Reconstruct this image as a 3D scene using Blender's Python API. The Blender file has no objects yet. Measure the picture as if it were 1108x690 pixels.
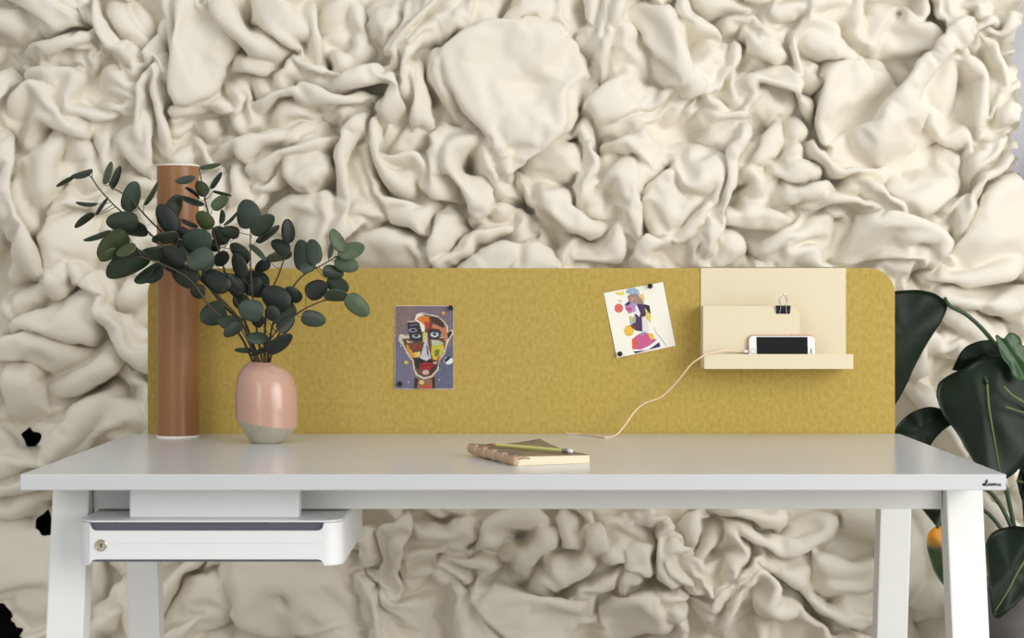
import bpy, bmesh, math, random
import numpy as np
from mathutils import Vector, Matrix
random.seed(7)
SC = bpy.context.scene
COL = SC.collection
F_PX, CX, HY, CAMZ, CAMY = 1894.0, 564.0, 313.0, 1.05, -2.84
def P(px, py, d):
    """world point seen at pixel (px,py) at distance d from the camera plane"""
    return Vector(((px-CX)*d/F_PX, d+CAMY, CAMZ-(py-HY)*d/F_PX))
# ---------------------------------------------------------------- materials
def s2l(c):
    return tuple(((x/255)/12.92 if x/255 <= .04045 else ((x/255+.055)/1.055)**2.4) for x in c)
def mat(name, rgb, rough=.5, metal=0, spec=.5, coat=0, noise=None, bump=None, sheen=0, coat_rough=.1, sss=0):
    m = bpy.data.materials.new(name); m.use_nodes = True
    nt = m.node_tree; b = nt.nodes['Principled BSDF']
    c = s2l(rgb)
    b.inputs['Base Color'].default_value = (*c, 1)
    b.inputs['Roughness'].default_value = rough
    b.inputs['Metallic'].default_value = metal
    b.inputs['Specular IOR Level'].default_value = spec
    b.inputs['Coat Weight'].default_value = coat
    b.inputs['Coat Roughness'].default_value = coat_rough
    b.inputs['Sheen Weight'].default_value = sheen
    if noise:      # (rgb2, scale, detail, stretch(x,y,z), lo, hi)
        c2, scale, detail, st, lo, hi = noise
        tc = nt.nodes.new('ShaderNodeTexCoord'); mp = nt.nodes.new('ShaderNodeMapping')
        mp.inputs['Scale'].default_value = st
        n = nt.nodes.new('ShaderNodeTexNoise'); n.inputs['Scale'].default_value = scale; n.inputs['Detail'].default_value = detail; n.inputs['Roughness'].default_value = .5 if detail < 8 else .74
        r = nt.nodes.new('ShaderNodeValToRGB')
        r.color_ramp.elements[0].position = lo; r.color_ramp.elements[0].color = (*c, 1)
        r.color_ramp.elements[1].position = hi; r.color_ramp.elements[1].color = (*s2l(c2), 1)
        nt.links.new(tc.outputs['Object'], mp.inputs[0]); nt.links.new(mp.outputs[0], n.inputs['Vector'])
        nt.links.new(n.outputs['Fac'], r.inputs[0]); nt.links.new(r.outputs[0], b.inputs['Base Color'])
    if bump:       # (scale, strength, distance)
        tc = nt.nodes.new('ShaderNodeTexCoord')
        n = nt.nodes.new('ShaderNodeTexNoise'); n.inputs['Scale'].default_value = bump[0]; n.inputs['Detail'].default_value = 4
        bp = nt.nodes.new('ShaderNodeBump'); bp.inputs['Strength'].default_value = bump[1]; bp.inputs['Distance'].default_value = bump[2]
        nt.links.new(tc.outputs['Object'], n.inputs['Vector'])
        nt.links.new(n.outputs['Fac'], bp.inputs['Height']); nt.links.new(bp.outputs[0], b.inputs['Normal'])
    return m
M = {}
M['felt'] = mat('cream_felt', (240,235,222), .95, spec=.15, sheen=.1, noise=((234,228,213), 3.0, 3, (1,1,1), .3, .7), bump=(900,.15,.0006))
M['wall'] = mat('wall_paint', (205,205,212), .9, spec=.2, noise=((196,196,202), 4, 3, (1,1,1), .3, .7))
M['floor'] = mat('grey_floor', (182,176,166), .5, noise=((160,152,142), 2.5, 6, (1,8,1), .3, .7))
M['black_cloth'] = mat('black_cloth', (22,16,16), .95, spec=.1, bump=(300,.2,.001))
M['white_top'] = mat('white_laminate', (204,207,208), .20, spec=.5, bump=(1500,.04,.0002))
M['white_leg'] = mat('white_powder_coat', (232,233,230), .45, bump=(900,.05,.0002))
M['white_drawer'] = mat('white_sheet_steel', (236,238,238), .35)
M['dark_inside'] = mat('dark_blue_grey_lining', (92,92,108), .6)
M['chrome'] = mat('brushed_nickel', (205,198,180), .25, metal=1)
M['silver'] = mat('silver_wire', (225,225,225), .12, metal=1)
M['black'] = mat('black_plastic', (14,14,15), .3)
M['black_metal'] = mat('black_lacquered_steel', (20,21,22), .3)
M['ink'] = mat('black_print', (15,18,22), .6)
M['panel'] = mat('mustard_felt', (196,170,96), .95, spec=.15, sheen=.1, noise=((166,140,66), 130, 9, (1,1,.6), .30, .70), bump=(500,.25,.0006))
M['beige'] = mat('beige_steel', (224,211,180), .5, bump=(1200,.04,.0002))
M['kraft'] = mat('kraft_card', (160,110,66), .36, spec=.5, noise=((140,94,56), 5, 4, (1,1,.15), .3, .7))
M['paper_white'] = mat('white_paper', (240,236,226), .7)
M['pink'] = mat('pink_glaze', (198,157,138), .25, spec=.5, coat=.4, coat_rough=.15, noise=((188,148,128), 8, 3, (1,1,1), .3, .7))
M['grey_clay'] = mat('matte_grey_clay', (186,178,160), .8, noise=((176,168,148), 60, 3, (1,1,1), .3, .7))
M['vase_in'] = mat('dark_clay_inside', (120,95,84), .8)
M['stem'] = mat('brown_green_stem', (78,54,40), .6, noise=((70,68,42), 30, 2, (1,1,1), .3, .7))
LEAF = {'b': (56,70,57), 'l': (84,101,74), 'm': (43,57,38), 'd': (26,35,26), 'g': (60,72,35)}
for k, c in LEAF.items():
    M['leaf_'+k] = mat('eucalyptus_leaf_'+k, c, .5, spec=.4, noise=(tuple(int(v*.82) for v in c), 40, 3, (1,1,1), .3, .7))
M['mon'] = mat('monstera_leaf', (15,34,16), .42, spec=.22, noise=((9,22,10), 9, 3, (1,1,1), .3, .7))
M['mon2'] = mat('monstera_leaf_young', (40,82,30), .4, noise=((28,62,24), 12, 3, (1,1,1), .3, .7))
M['mon_vein'] = mat('monstera_vein', (92,112,58), .5)
M['mon_y'] = mat('monstera_yellowing_leaf', (34,54,20), .45, noise=((204,138,34), 20, 2, (1,1,1), .3, .7))
_nt=M['mon_y'].node_tree; _n=[q for q in _nt.nodes if q.type=='TEX_NOISE'][0]; _t=[q for q in _nt.nodes if q.type=='TEX_COORD'][0]; _rp=[q for q in _nt.nodes if q.type=='VALTORGB'][0]
_s=_nt.nodes.new('ShaderNodeSeparateXYZ'); _a=_nt.nodes.new('ShaderNodeMath'); _a.operation='MULTIPLY_ADD'; _a.inputs[1].default_value=.03; _mr=_nt.nodes.new('ShaderNodeMapRange')
_nt.links.new(_t.outputs['Object'],_s.inputs[0]); _nt.links.new(_n.outputs['Fac'],_a.inputs[0]); _nt.links.new(_s.outputs['Z'],_a.inputs[2])
_mr.inputs[1].default_value=.13; _mr.inputs[2].default_value=.20; _nt.links.new(_a.outputs[0],_mr.inputs[0]); _nt.links.new(_mr.outputs[0],_rp.inputs[0])
M['mon_stem'] = mat('monstera_stem', (44,66,38), .45)
M['pot'] = mat('grey_concrete_pot', (122,118,116), .85, noise=((100,96,94), 14, 5, (1,1,1), .3, .7))
M['soil'] = mat('potting_soil', (48,36,28), 1, bump=(120,1,.01))
M['rose'] = mat('rose_gold', (214,160,132), .25, metal=1)
M['phone_white'] = mat('white_phone_glass', (236,234,232), .12)
M['screen'] = mat('black_phone_screen', (10,10,14), .06)
M['cable'] = mat('rose_cable', (236,208,176), .5)
M['page'] = mat('cream_pages', (238,226,200), .8, noise=((222,208,178), 4, 2, (1,1,260), .3, .7))
M['cover'] = mat('grey_brown_cover', (112,98,80), .8, noise=((140,118,84), 25, 4, (1,1,1), .35, .65))
M['spine'] = mat('brown_linen_spine', (200,168,138), .85, noise=((184,150,120), 90, 3, (1,1,1), .3, .7))
M['pencil'] = mat('lime_pencil_paint', (206,202,124), .35)
M['wood'] = mat('bare_wood', (176,132,92), .7)
M['eraser'] = mat('white_eraser', (238,234,226), .7)
M['ferrule'] = mat('grey_ferrule', (150,145,150), .3, metal=.8)
# ---------------------------------------------------------------- helpers
ROOT = {}
def setp(o, label=None, cat=None, group=None, kind=None):
    if label: o['label'] = label
    if cat: o['category'] = cat
    if group: o['group'] = group
    if kind: o['kind'] = kind
    return o
def thing(name, loc, label, cat, group=None):
    o = bpy.data.objects.new(name, None); COL.objects.link(o); o.location = loc
    o.empty_display_size = .05
    ROOT[o.name] = Vector(loc)
    return setp(o, label, cat, group)
def mesh(name, verts, faces, m, parent=None, smooth=True, origin=None, mids=None):
    """verts in world coordinates"""
    if parent is not None: org = ROOT[parent.name]
    else: org = Vector(origin) if origin is not None else Vector((0,0,0))
    me = bpy.data.meshes.new(name)
    me.from_pydata([tuple(Vector(v)-org) for v in verts], [], faces)
    for mm in (m if isinstance(m, (list,tuple)) else [m]): me.materials.append(mm)
    if mids: me.polygons.foreach_set('material_index', mids)
    me.polygons.foreach_set('use_smooth', [smooth]*len(me.polygons))
    me.update()
    o = bpy.data.objects.new(name, me); COL.objects.link(o)
    if parent is not None: o.parent = parent; ROOT[o.name] = org
    else: o.location = org; ROOT[o.name] = org
    return o
class G:
    def __init__(s): s.v=[]; s.f=[]; s.m=[]
    def add(s, v, f, mi=0):
        n=len(s.v); s.v += [Vector(a) for a in v]; s.f += [tuple(i+n for i in a) for a in f]; s.m += [mi]*len(f); return s
    def obj(s, name, m, parent=None, smooth=True, origin=None): return mesh(name, s.v, s.f, m, parent, smooth, origin, s.m)
def bev_poly(v, f, w, seg=2):
    bm = bmesh.new(); vs=[bm.verts.new(a) for a in v]
    for a in f: bm.faces.new([vs[i] for i in a])
    bmesh.ops.recalc_face_normals(bm, faces=bm.faces)
    ed=[e for e in bm.edges if len(e.link_faces)==2 and e.calc_face_angle() > .5]
    if w>0: bmesh.ops.bevel(bm, geom=ed, offset=w, segments=seg, affect='EDGES', profile=.6)
    bm.verts.ensure_lookup_table(); bm.verts.index_update()
    rv=[x.co.copy() for x in bm.verts]; rf=[tuple(x.index for x in a.verts) for a in bm.faces]
    bm.free(); return rv, rf
BF = [(0,3,2,1),(4,5,6,7),(0,1,5,4),(1,2,6,5),(2,3,7,6),(3,0,4,7)]
def hexa(c8, bw=.001, seg=2): return bev_poly(c8, BF, bw, seg)
def box(x0,x1,y0,y1,z0,z1,bw=.001,seg=2):
    return hexa([(x0,y0,z0),(x1,y0,z0),(x1,y1,z0),(x0,y1,z0),(x0,y0,z1),(x1,y0,z1),(x1,y1,z1),(x0,y1,z1)], bw, seg)
def prism(poly, off, bw=0, seg=2):
    """closed 3D polygon extruded by vector off"""
    n=len(poly); off=Vector(off); v=[Vector(p) for p in poly]+[Vector(p)+off for p in poly]
    f=[tuple(range(n))[::-1], tuple(range(n,2*n))]+[(i,(i+1)%n,n+(i+1)%n,n+i) for i in range(n)]
    return bev_poly(v,f,bw,seg)
def smooth_path(pts, n=8):
    pts=[Vector(p) for p in pts]
    if len(pts)<3: return [pts[0].lerp(pts[-1], i/n) for i in range(n+1)]
    out=[]
    for i in range(len(pts)-1):
        p0=pts[max(i-1,0)];p1=pts[i];p2=pts[i+1];p3=pts[min(i+2,len(pts)-1)]
        for k in range(n):
            t=k/n
            out.append(.5*((2*p1)+(p2-p0)*t+(2*p0-5*p1+4*p2-p3)*t*t+(3*p1-p0-3*p2+p3)*t**3))
    out.append(pts[-1]); return out
def tube(pts, r0, r1=None, sides=8, n=6, raw=False):
    path = [Vector(p) for p in pts] if raw else smooth_path(pts, n)
    r1 = r0 if r1 is None else r1
    v=[];f=[]; N=len(path); up=None
    for i,p in enumerate(path):
        t=(path[min(i+1,N-1)]-path[max(i-1,0)]).normalized()
        if up is None:
            up = Vector((0,0,1)) if abs(t.z)<.9 else Vector((0,1,0))
        a=t.cross(up); a = a.normalized() if a.length>1e-6 else Vector((1,0,0)); up=a.cross(t).normalized()
        r=r0+(r1-r0)*i/(N-1)
        for k in range(sides):
            an=2*math.pi*k/sides; v.append(p+(a*math.cos(an)+up*math.sin(an))*r)
    for i in range(N-1):
        for k in range(sides):
            f.append((i*sides+k,i*sides+(k+1)%sides,(i+1)*sides+(k+1)%sides,(i+1)*sides+k))
    f.append(tuple(range(sides))[::-1]); f.append(tuple((N-1)*sides+k for k in range(sides)))
    return v,f
def rrect(x0,x1,z0,z1,r,n=8,corners=(1,1,1,1)):
    """2D rounded rectangle, corners bl br tr tl"""
    out=[]
    for (cx,cz,a0,on,qx,qz) in ((x0+r,z0+r,180,corners[0],x0,z0),(x1-r,z0+r,270,corners[1],x1,z0),(x1-r,z1-r,0,corners[2],x1,z1),(x0+r,z1-r,90,corners[3],x0,z1)):
        if on:
            for k in range(n+1):
                a=math.radians(a0+90*k/n); out.append((cx+r*math.cos(a), cz+r*math.sin(a)))
        else: out.append((qx,qz))
    return out
def lathe(prof, c, n=48, caps=True):
    """prof: (r,z) list around vertical axis at c=(x,y)"""
    v=[];f=[]
    for r,z in prof:
        for k in range(n):
            a=2*math.pi*k/n; v.append(Vector((c[0]+r*math.cos(a), c[1]+r*math.sin(a), z)))
    m=len(prof)
    for i in range(m-1):
        for k in range(n): f.append((i*n+k,i*n+(k+1)%n,(i+1)*n+(k+1)%n,(i+1)*n+k))
    if caps: f.append(tuple(range(n))[::-1]); f.append(tuple((m-1)*n+k for k in range(n)))
    return v,f
def ydisc(cx, cz, y, prof, n=24):
    """lathe around the y axis (towards camera), prof: (r, dy)"""
    v=[];f=[]
    for r,dy in prof:
        for k in range(n):
            a=2*math.pi*k/n; v.append(Vector((cx+r*math.cos(a), y+dy, cz+r*math.sin(a))))
    m=len(prof)
    for i in range(m-1):
        for k in range(n): f.append((i*n+k,(i+1)*n+k,(i+1)*n+(k+1)%n,i*n+(k+1)%n))
    f.append(tuple(range(n))); f.append(tuple((m-1)*n+k for k in range(n))[::-1])
    return v,f
# ================================================================ setting
WALL_D = 4.42
setp(mesh('floor', [(-4,-3.4,0),(4,-3.4,0),(4,WALL_D+CAMY+.1,0),(-4,WALL_D+CAMY+.1,0),(-4,-3.4,-.05),(4,-3.4,-.05),(4,WALL_D+CAMY+.1,-.05),(-4,WALL_D+CAMY+.1,-.05)],
     [(0,1,2,3),(7,6,5,4),(0,4,5,1),(1,5,6,2),(2,6,7,3),(3,7,4,0)], M['floor'], smooth=False), kind='structure')
v,f = box(-4,4,WALL_D+CAMY,WALL_D+CAMY+.1,0,2.8,0)
setp(mesh('wall_back', v,f, M['wall'], smooth=False), kind='structure')
# ================================================================ desk
DX0, DX1, DT = -.813, .787, .75
desk = thing('desk', (-.013,.4,0), 'white rectangular desk with slanted legs carrying the vase, tube and notebook', 'desk')
v,f = box(DX0,DX1,0,.8,DT-.0258,DT,.0016,3)
G().add(v,f).obj('tabletop', M['white_top'], desk, smooth=False)
def leg(xc, ytop, ybot, w=.063, dp=.05):
    zt=DT-.0262
    c=[(xc-w/2,ybot-dp/2,0),(xc+w/2,ybot-dp/2,0),(xc+w/2,ybot+dp/2,0),(xc-w/2,ybot+dp/2,0),
       (xc-w/2,ytop-dp/2,zt),(xc+w/2,ytop-dp/2,zt),(xc+w/2,ytop+dp/2,zt),(xc-w/2,ytop+dp/2,zt)]
    v,f=hexa(c,.003,2); G().add(v,f).obj('leg', M['white_leg'], desk, smooth=False)
LX0,LX1=-.7725,.760
for x in (LX0,LX1):
    leg(x,.19,.06); leg(x*.995,.70,.80)
v,f=box(LX0+.0325,LX1-.0325,.185,.215,.6705,DT-.0262,.002); G().add(v,f).obj('front_beam', M['white_leg'], desk, smooth=False)
for x in (LX0,LX1):
    v,f=box(x-.02,x+.02,.216,.675,.685,DT-.0262,.002); G().add(v,f).obj('side_beam', M['white_leg'], desk, smooth=False)
# small script logo on the right end of the front edge
g=G()
def lp(x,y): p=P(1063+x*20/36, 518.2+y*8/14, 2.84); p.y=-.0004; return p
def stroke(pts,r):
    v,f=tube([lp(*q) for q in pts], r*.00038, sides=6, n=4); g.add(v,f)
stroke([(0,10),(2,8.5),(4,8.5),(5,10),(3.5,12),(1.5,11.8),(0.5,10.2)],2.0); stroke([(1.5,10.2),(4.5,10.2)],3.0)
stroke([(4.5,10),(6,6.5),(7.5,2),(9.2,1.4),(9.5,4),(8,8),(6,11.5),(9,12),(10.5,10.5)],2.2)
stroke([(10.5,10.5),(10.8,12.2)],1.8)
for i in range(5):
    x=11.5+i*3.2; stroke([(x,12.3),(x+.6,8.6),(x+1.6,8.4),(x+1.9,12)],1.7)
stroke([(28,12),(29,8.8),(30,8.6),(30.3,12)],1.5); stroke([(32,12),(33,9),(35,9),(35.6,11),(34,12.3),(32.4,11.8),(36,12.4)],1.7)
g.obj('logo', M['ink'], desk)
# ================================================================ drawer unit under the desk
DF=2.90
def dx(px): return (px-CX)*DF/F_PX
def dz(py): return CAMZ-(py-HY)*DF/F_PX
X0,X1,Y0,Y1 = dx(83),dx(370),DF+CAMY,DF+CAMY+.405
drw = thing('drawer_unit', ((X0+X1)/2,(Y0+Y1)/2,dz(611)), 'white lockable steel drawer mounted beneath the left of the desktop', 'drawer')
ZT,ZB = dz(565.5),dz(611.5)
# plan outline with round corners, closed loop, dense along the front so that the cut-outs are crisp
R=.03
def plan(inset=0):
    out=[]
    x0,x1,y0,y1=X0+inset,X1-inset,Y0+inset,Y1-inset; r=R-inset
    xs=sorted(set([x0+r+(x1-x0-2*r)*i/6 for i in range(7)]+[dx(a) for a in (97,98.5,98.8,99.5,100.5,102,104,106,342,344,346,347.5,348.5,349.2,349.5,351)]))
    for x in xs: out.append((x,y0))
    for k in range(1,9): a=math.radians(-90+90*k/8); out.append((x1-r+r*math.cos(a), y0+r+r*math.sin(a)))
    out.append((x1,y1-r))
    for k in range(1,9): a=math.radians(90*k/8); out.append((x1-r+r*math.cos(a), y1-r+r*math.sin(a)))
    out.append((x0+r,y1))
    for k in range(1,9): a=math.radians(90+90*k/8); out.append((x0+r+r*math.cos(a), y1-r+r*math.sin(a)))
    out.append((x0,y0+r))
    for k in range(1,8): a=math.radians(180+90*k/8); out.append((x0+r+r*math.cos(a), y0+r+r*math.sin(a)))
    return out
def cut(px, e0, e1, dpt, r=7.0):
    """depth of cut-out at pixel px"""
    if px<=e0 or px>=e1: return 0
    t=min(px-e0, e1-px); 
    if t>=r: return dpt
    return dpt*(.35+.65*math.sqrt(max(0,1-(1-t/r)**2)))
pl=plan(); pin=plan(.002); n=len(pl); v=[]
def front_cut(x,y,which):
    if y>Y0+.004: return 0
    px=CX+x*F_PX/DF
    return cut(px,98.3,349.6,8.5 if which=='t' else 6.5)*DF/F_PX
for (a,b) in ((pl,1),(pin,0)):
    for (x,y) in a: v.append((x,y,ZT-front_cut(x,y-(0 if b else .002),'t')))
    for (x,y) in a: v.append((x,y,ZB+front_cut(x,y-(0 if b else .002),'b')))
f=[]
for i in range(n):
    j=(i+1)%n
    f+=[(n+i,n+j,j,i),(2*n+i,2*n+j,3*n+j,3*n+i),(i,j,2*n+j,2*n+i),(n+j,n+i,3*n+i,3*n+j)]
o=mesh('drawer_front', v,f, M['white_drawer'], drw)
md=o.modifiers.new('n','EDGE_SPLIT'); md.split_angle=.6
# inner lining
_p=rrect(X0+.004,X1-.004,Y0+.005,Y1-.004,.027,8)
v,f=prism([(a,b,dz(608.5)+.0008) for a,b in _p],(0,0,ZT-.0012-dz(608.5)-.0008),0); G().add(v,f).obj('lining', M['dark_inside'], drw, smooth=False)
pts=rrect(X0+.001,X1-.001,Y0+.001,Y1-.001,.03,8)
v,f=prism([(a,b,ZT+.0006) for a,b in pts],(0,0,.0032),.0007); G().add(v,f).obj('top_plate', M['white_drawer'], drw, smooth=False)
yb=2.935+CAMY
v,f=box((140-CX)*2.935/F_PX,(323.5-CX)*2.935/F_PX,yb,yb+.035,ZT+.0039,DT-.0262,.003); G().add(v,f).obj('mounting_block', M['white_drawer'], drw, smooth=False)
v,f=box(X0+.03,X1-.03,Y0-.00012,Y0+.0005,dz(588),dz(587.6),0); 
G().add(v,f).obj('seam', mat('seam_grey',(205,205,205),.6), drw, smooth=False)
lx,lz=dx(109.6),dz(589.6)
v,f=ydisc(lx,lz,Y0,[(.0097,.004),(.0097,-.0022),(.0088,-.0030),(.0082,-.0030),(.0078,-.0022),(.001,-.0020)],32)
lk=G().add(v,f).obj('lock', M['chrome'], drw, smooth=False); setp(lk,'round nickel lock')
g=G(); v,f=ydisc(lx,lz+.0012,Y0-.0022,[(.0018,.001),(.0018,-.0002)],16); g.add(v,f)
v,f=box(lx-.0010,lx+.0010,Y0-.0024,Y0-.0012,lz-.0042,lz+.001,0); g.add(v,f)
g.obj('keyhole', M['black'], lk, smooth=False)
# ================================================================ felt desk panel
PD=3.642
PX=1.5555/2; PZ=P(0,290,PD).z
pn=rrect(-PX,PX,.66,PZ,.052,12,(0,0,1,1))
v,f=prism([(a,PD+CAMY,b) for a,b in pn],(0,.03,0),.003,3)
setp(G().add(v,f).obj('privacy_panel', M['panel'], None, smooth=False, origin=(0,.802,.66)), 'long mustard yellow felt privacy screen along the rear desk edge', 'desk divider')
# ================================================================ wall organiser hanging on the panel
org=thing('hanging_organizer',(.52,.77,.888),'beige steel organizer shelf hooked over the top of the yellow panel','shelf')
yb_=PD+CAMY-.0022; LF=3.562; yf=LF+CAMY
ox0,ox1=(758.3-CX)*3.64/F_PX,(915.3-CX)*3.64/F_PX
lx0,lx1=(762-CX)*LF/F_PX,(923.3-CX)*LF/F_PX
zlt,zlb=P(0,383,LF).z,P(0,399,LF).z
g=G()
v,f=box(ox0,ox1,yb_,PD+CAMY-.0002,zlb,PZ+.0022,.0004); g.add(v,f)
v,f=box(ox0,ox1,yb_,PD+CAMY+.034,PZ+.0003,PZ+.0022,.0004); g.add(v,f)
v,f=box(ox0,ox1,PD+CAMY+.0304,PD+CAMY+.0324,PZ-.06,PZ+.0015,.0004); g.add(v,f)
g.obj('back_plate', M['beige'], org, smooth=False)
g=G()
v,f=box(lx0,lx1,yf,yb_,zlb,zlb+.002,.0004); g.add(v,f)
g.obj('shelf_base', M['beige'], org, smooth=False)
v,f=box(lx0,lx1,yf-.0005,yf+.0015,zlb-.0001,zlt,.0004); G().add(v,f).obj('front_lip', M['beige'], org, smooth=False)
PKD=LF+.022
a=P(762.3,331,PKD); b=P(865.5,331,PKD)
poly=[(lx0,PKD+CAMY,zlb+.002),(b.x,PKD+CAMY,zlb+.002),(b.x,PKD+CAMY,a.z-.018),(b.x-.004,PKD+CAMY,a.z-.011),(b.x-.016,PKD+CAMY,a.z-.001),(b.x-.022,PKD+CAMY,a.z),(lx0,PKD+CAMY,a.z)]
v,f=prism(poly,(0,.002,0),.0003); G().add(v,f).obj('pocket_plate', M['beige'], org, smooth=False)
v,f=box(lx0,lx0+.0016,PKD+CAMY+.002,yb_,zlb+.002,a.z,.0003); G().add(v,f).obj('pocket_side', M['beige'], org, smooth=False)
# ---- binder clip
bc=P(847.2,335,PKD); bz1=a.z+.0008
clip=thing('binder_clip',(bc.x,bc.y,bz1-.016),'small black binder clip with silver wires gripping the pocket edge','clip')
w=.0148; zt=bz1+.0003; zb=zt-.0168
poly=[(bc.x,bc.y-.0062,zt),(bc.x,bc.y+.0075,zt),(bc.x,bc.y+.0030,zb),(bc.x,bc.y+.0024,zb),(bc.x,bc.y+.0064,zt-.0012),(bc.x,bc.y-.0052,zt-.0012),(bc.x,bc.y-.0006,zb),(bc.x,bc.y-.0014,zb)]
v,f=prism([(p[0]-w,p[1],p[2]) for p in poly],(2*w,0,0),.0002); 
v=[Vector((bc.x+(q.x-bc.x)*(1-.06*((zt-q.z)/.0168)),q.y,q.z)) for q in v]
cb=G().add(v,f).obj('clip_body', M['black_metal'], clip, smooth=False)
def wire(yo,dyt,lean):
    pts=[(bc.x-.0075,bc.y+yo*.3,zb+.0002),(bc.x-.0052,bc.y+yo,zt),(bc.x-.0080+lean,bc.y+yo+dyt*.5,zt+.010),(bc.x-.0035+lean,bc.y+yo+dyt,zt+.0215),(bc.x+.0035+lean,bc.y+yo+dyt,zt+.0215),(bc.x+.0080+lean,bc.y+yo+dyt*.5,zt+.010),(bc.x+.0052,bc.y+yo,zt),(bc.x+.0075,bc.y+yo*.3,zb+.0002)]
    v,f=tube(pts,.0008,sides=6,n=5); G().add(v,f).obj('wire_handle', M['silver'], clip)
wire(-.0070,-.012,-.0012); wire(.0082,.010,.0015)
# ---- phone, lying on its long side, leaning on the pocket plate
pw,ph,pt=.1372,.067,.0073
px0=P(810,0,3.57).x; pc=Vector((px0+pw/2, yf+.0065, zlb+.0021))
tilt=math.radians(8)
up=Vector((0,math.sin(tilt),math.cos(tilt))); fw=Vector((0,-math.cos(tilt),math.sin(tilt)))
phone=thing('smartphone',tuple(pc+Vector((0,.003,0))),'white and rose gold phone lying sideways on the beige shelf','phone')
def pp(u,h,o): return pc+Vector((u,0,0))+up*h+fw*o+Vector((0,.004,0))
g=G(); v,f=prism([pp(a,b,-pt/2) for a,b in rrect(-pw/2,pw/2,0,ph,.0105,8)], fw*pt, .0022,3); g.add(v,f); g.obj('case_frame', M['rose'], phone, smooth=True)
v,f=prism([pp(a,b,pt/2+.0001) for a,b in rrect(-pw/2+.0022,pw/2-.0022,.0022,ph-.0022,.0085,8)], fw*.0004,0); G().add(v,f).obj('front_glass', M['phone_white'], phone, smooth=False)
v,f=prism([pp(a,b,pt/2+.0006) for a,b in rrect(-pw/2+.0170,pw/2-.0160,.0045,ph-.0045,.0005,2)], fw*.0003,0); G().add(v,f).obj('screen', M['screen'], phone, smooth=False)
def pdisc(u,h,r,o,m,nm,rr=None):
    v=[];N=20
    ring=[pp(u+r*math.cos(2*math.pi*k/N),h+(rr or r)*math.sin(2*math.pi*k/N),pt/2+o) for k in range(N)]
    v,f=prism(ring,fw*.0002,0); G().add(v,f).obj(nm,m,phone,smooth=False)
pdisc(-pw/2+.0096,ph/2,.0056,.0006,M['ferrule'],'home_button'); 
pdisc(-pw/2+.0096,ph/2,.0049,.00085,M['phone_white'],'home_button')
pdisc(pw/2-.0092,ph/2,.0009,.0006,M['ink'],'speaker_slot',.006)
for u in (-.03,.0):
    pass
g=G()
for (u0,u1) in ((.028,.038),(.018,.026)):
    c=[pp(u0,ph-.0002,-.001),pp(u1,ph-.0002,-.001),pp(u1,ph-.0002,.001),pp(u0,ph-.0002,.001)]
    v,f=prism(c,up*.0009,.0002); g.add(v,f)
g.obj('side_buttons', M['rose'], phone, smooth=False)
# ---- charging cable
cab=thing('charging_cable',tuple(P(655,474,3.53)),'thin pinkish charging cable hanging from the phone down to the desk','cable')
ce=pp(-pw/2,.033,0)
g=G()
ctr=[ce+Vector((-.0105,0,0)), ce+Vector((-.030,-.001,-.0004)), P(786,379.5,3.565), P(774,381,3.560), P(763,384,3.556), P(756,388,3.556),P(747,395,3.562),P(735,410,3.575),P(722,424,3.59),P(712,431,3.595),P(697,436.5,3.60),P(686,446,3.60),P(677,459,3.59),P(669,468.5,3.575)]
ctr2=[P(662,472.5,3.545),P(655,474.2,3.527),P(648,472.2,3.55),P(640,470.8,3.575),P(628,469.9,3.605),P(612,469.6,3.625)]
ctr=ctr+[Vector((q.x,q.y,max(q.z,DT+.0019))) for q in ctr2]
v,f=tube(ctr,.0017,sides=8,n=6); g.add(v,f); g.obj('cord',M['cable'],cab)
v,f=tube([ce+Vector((-.0105,0,0)),ce+Vector((-.0008,0,0))],.0034,sides=10,n=2); G().add(v,f).obj('plug',M['eraser'],cab)
# ================================================================ cardboard tube
TC=(P(192.5,0,3.571).x,3.571+CAMY); TR=.0424; TZ=P(0,178.5,3.571).z
tb=thing('cardboard_tube',(TC[0],TC[1],DT),'tall brown cardboard poster tube standing behind the eucalyptus branches','tube')
v,f=lathe([(TR,DT+.0035),(TR,TZ-.003)],TC,64,False); v2,f2=lathe([(TR-.003,TZ-.003),(TR-.003,DT+.0035)],TC,64,False)
G().add(v,f).add(v2,f2).obj('tube_body',M['kraft'],tb)
v,f=lathe([(TR-.004,DT),(TR+.0003,DT),(TR+.0003,DT+.0036),(TR-.004,DT+.0036)],TC,64,True); setp(G().add(v,f).obj('bottom_cap',M['paper_white'],tb,smooth=False),'white bottom end cap')
v,f=lathe([(TR-.005,TZ-.003),(TR+.0003,TZ-.003),(TR+.0003,TZ),(TR-.005,TZ),(TR-.006,TZ-.004)],TC,64,True); setp(G().add(v,f).obj('top_cap',M['paper_white'],tb,smooth=False),'white top end cap')
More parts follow.
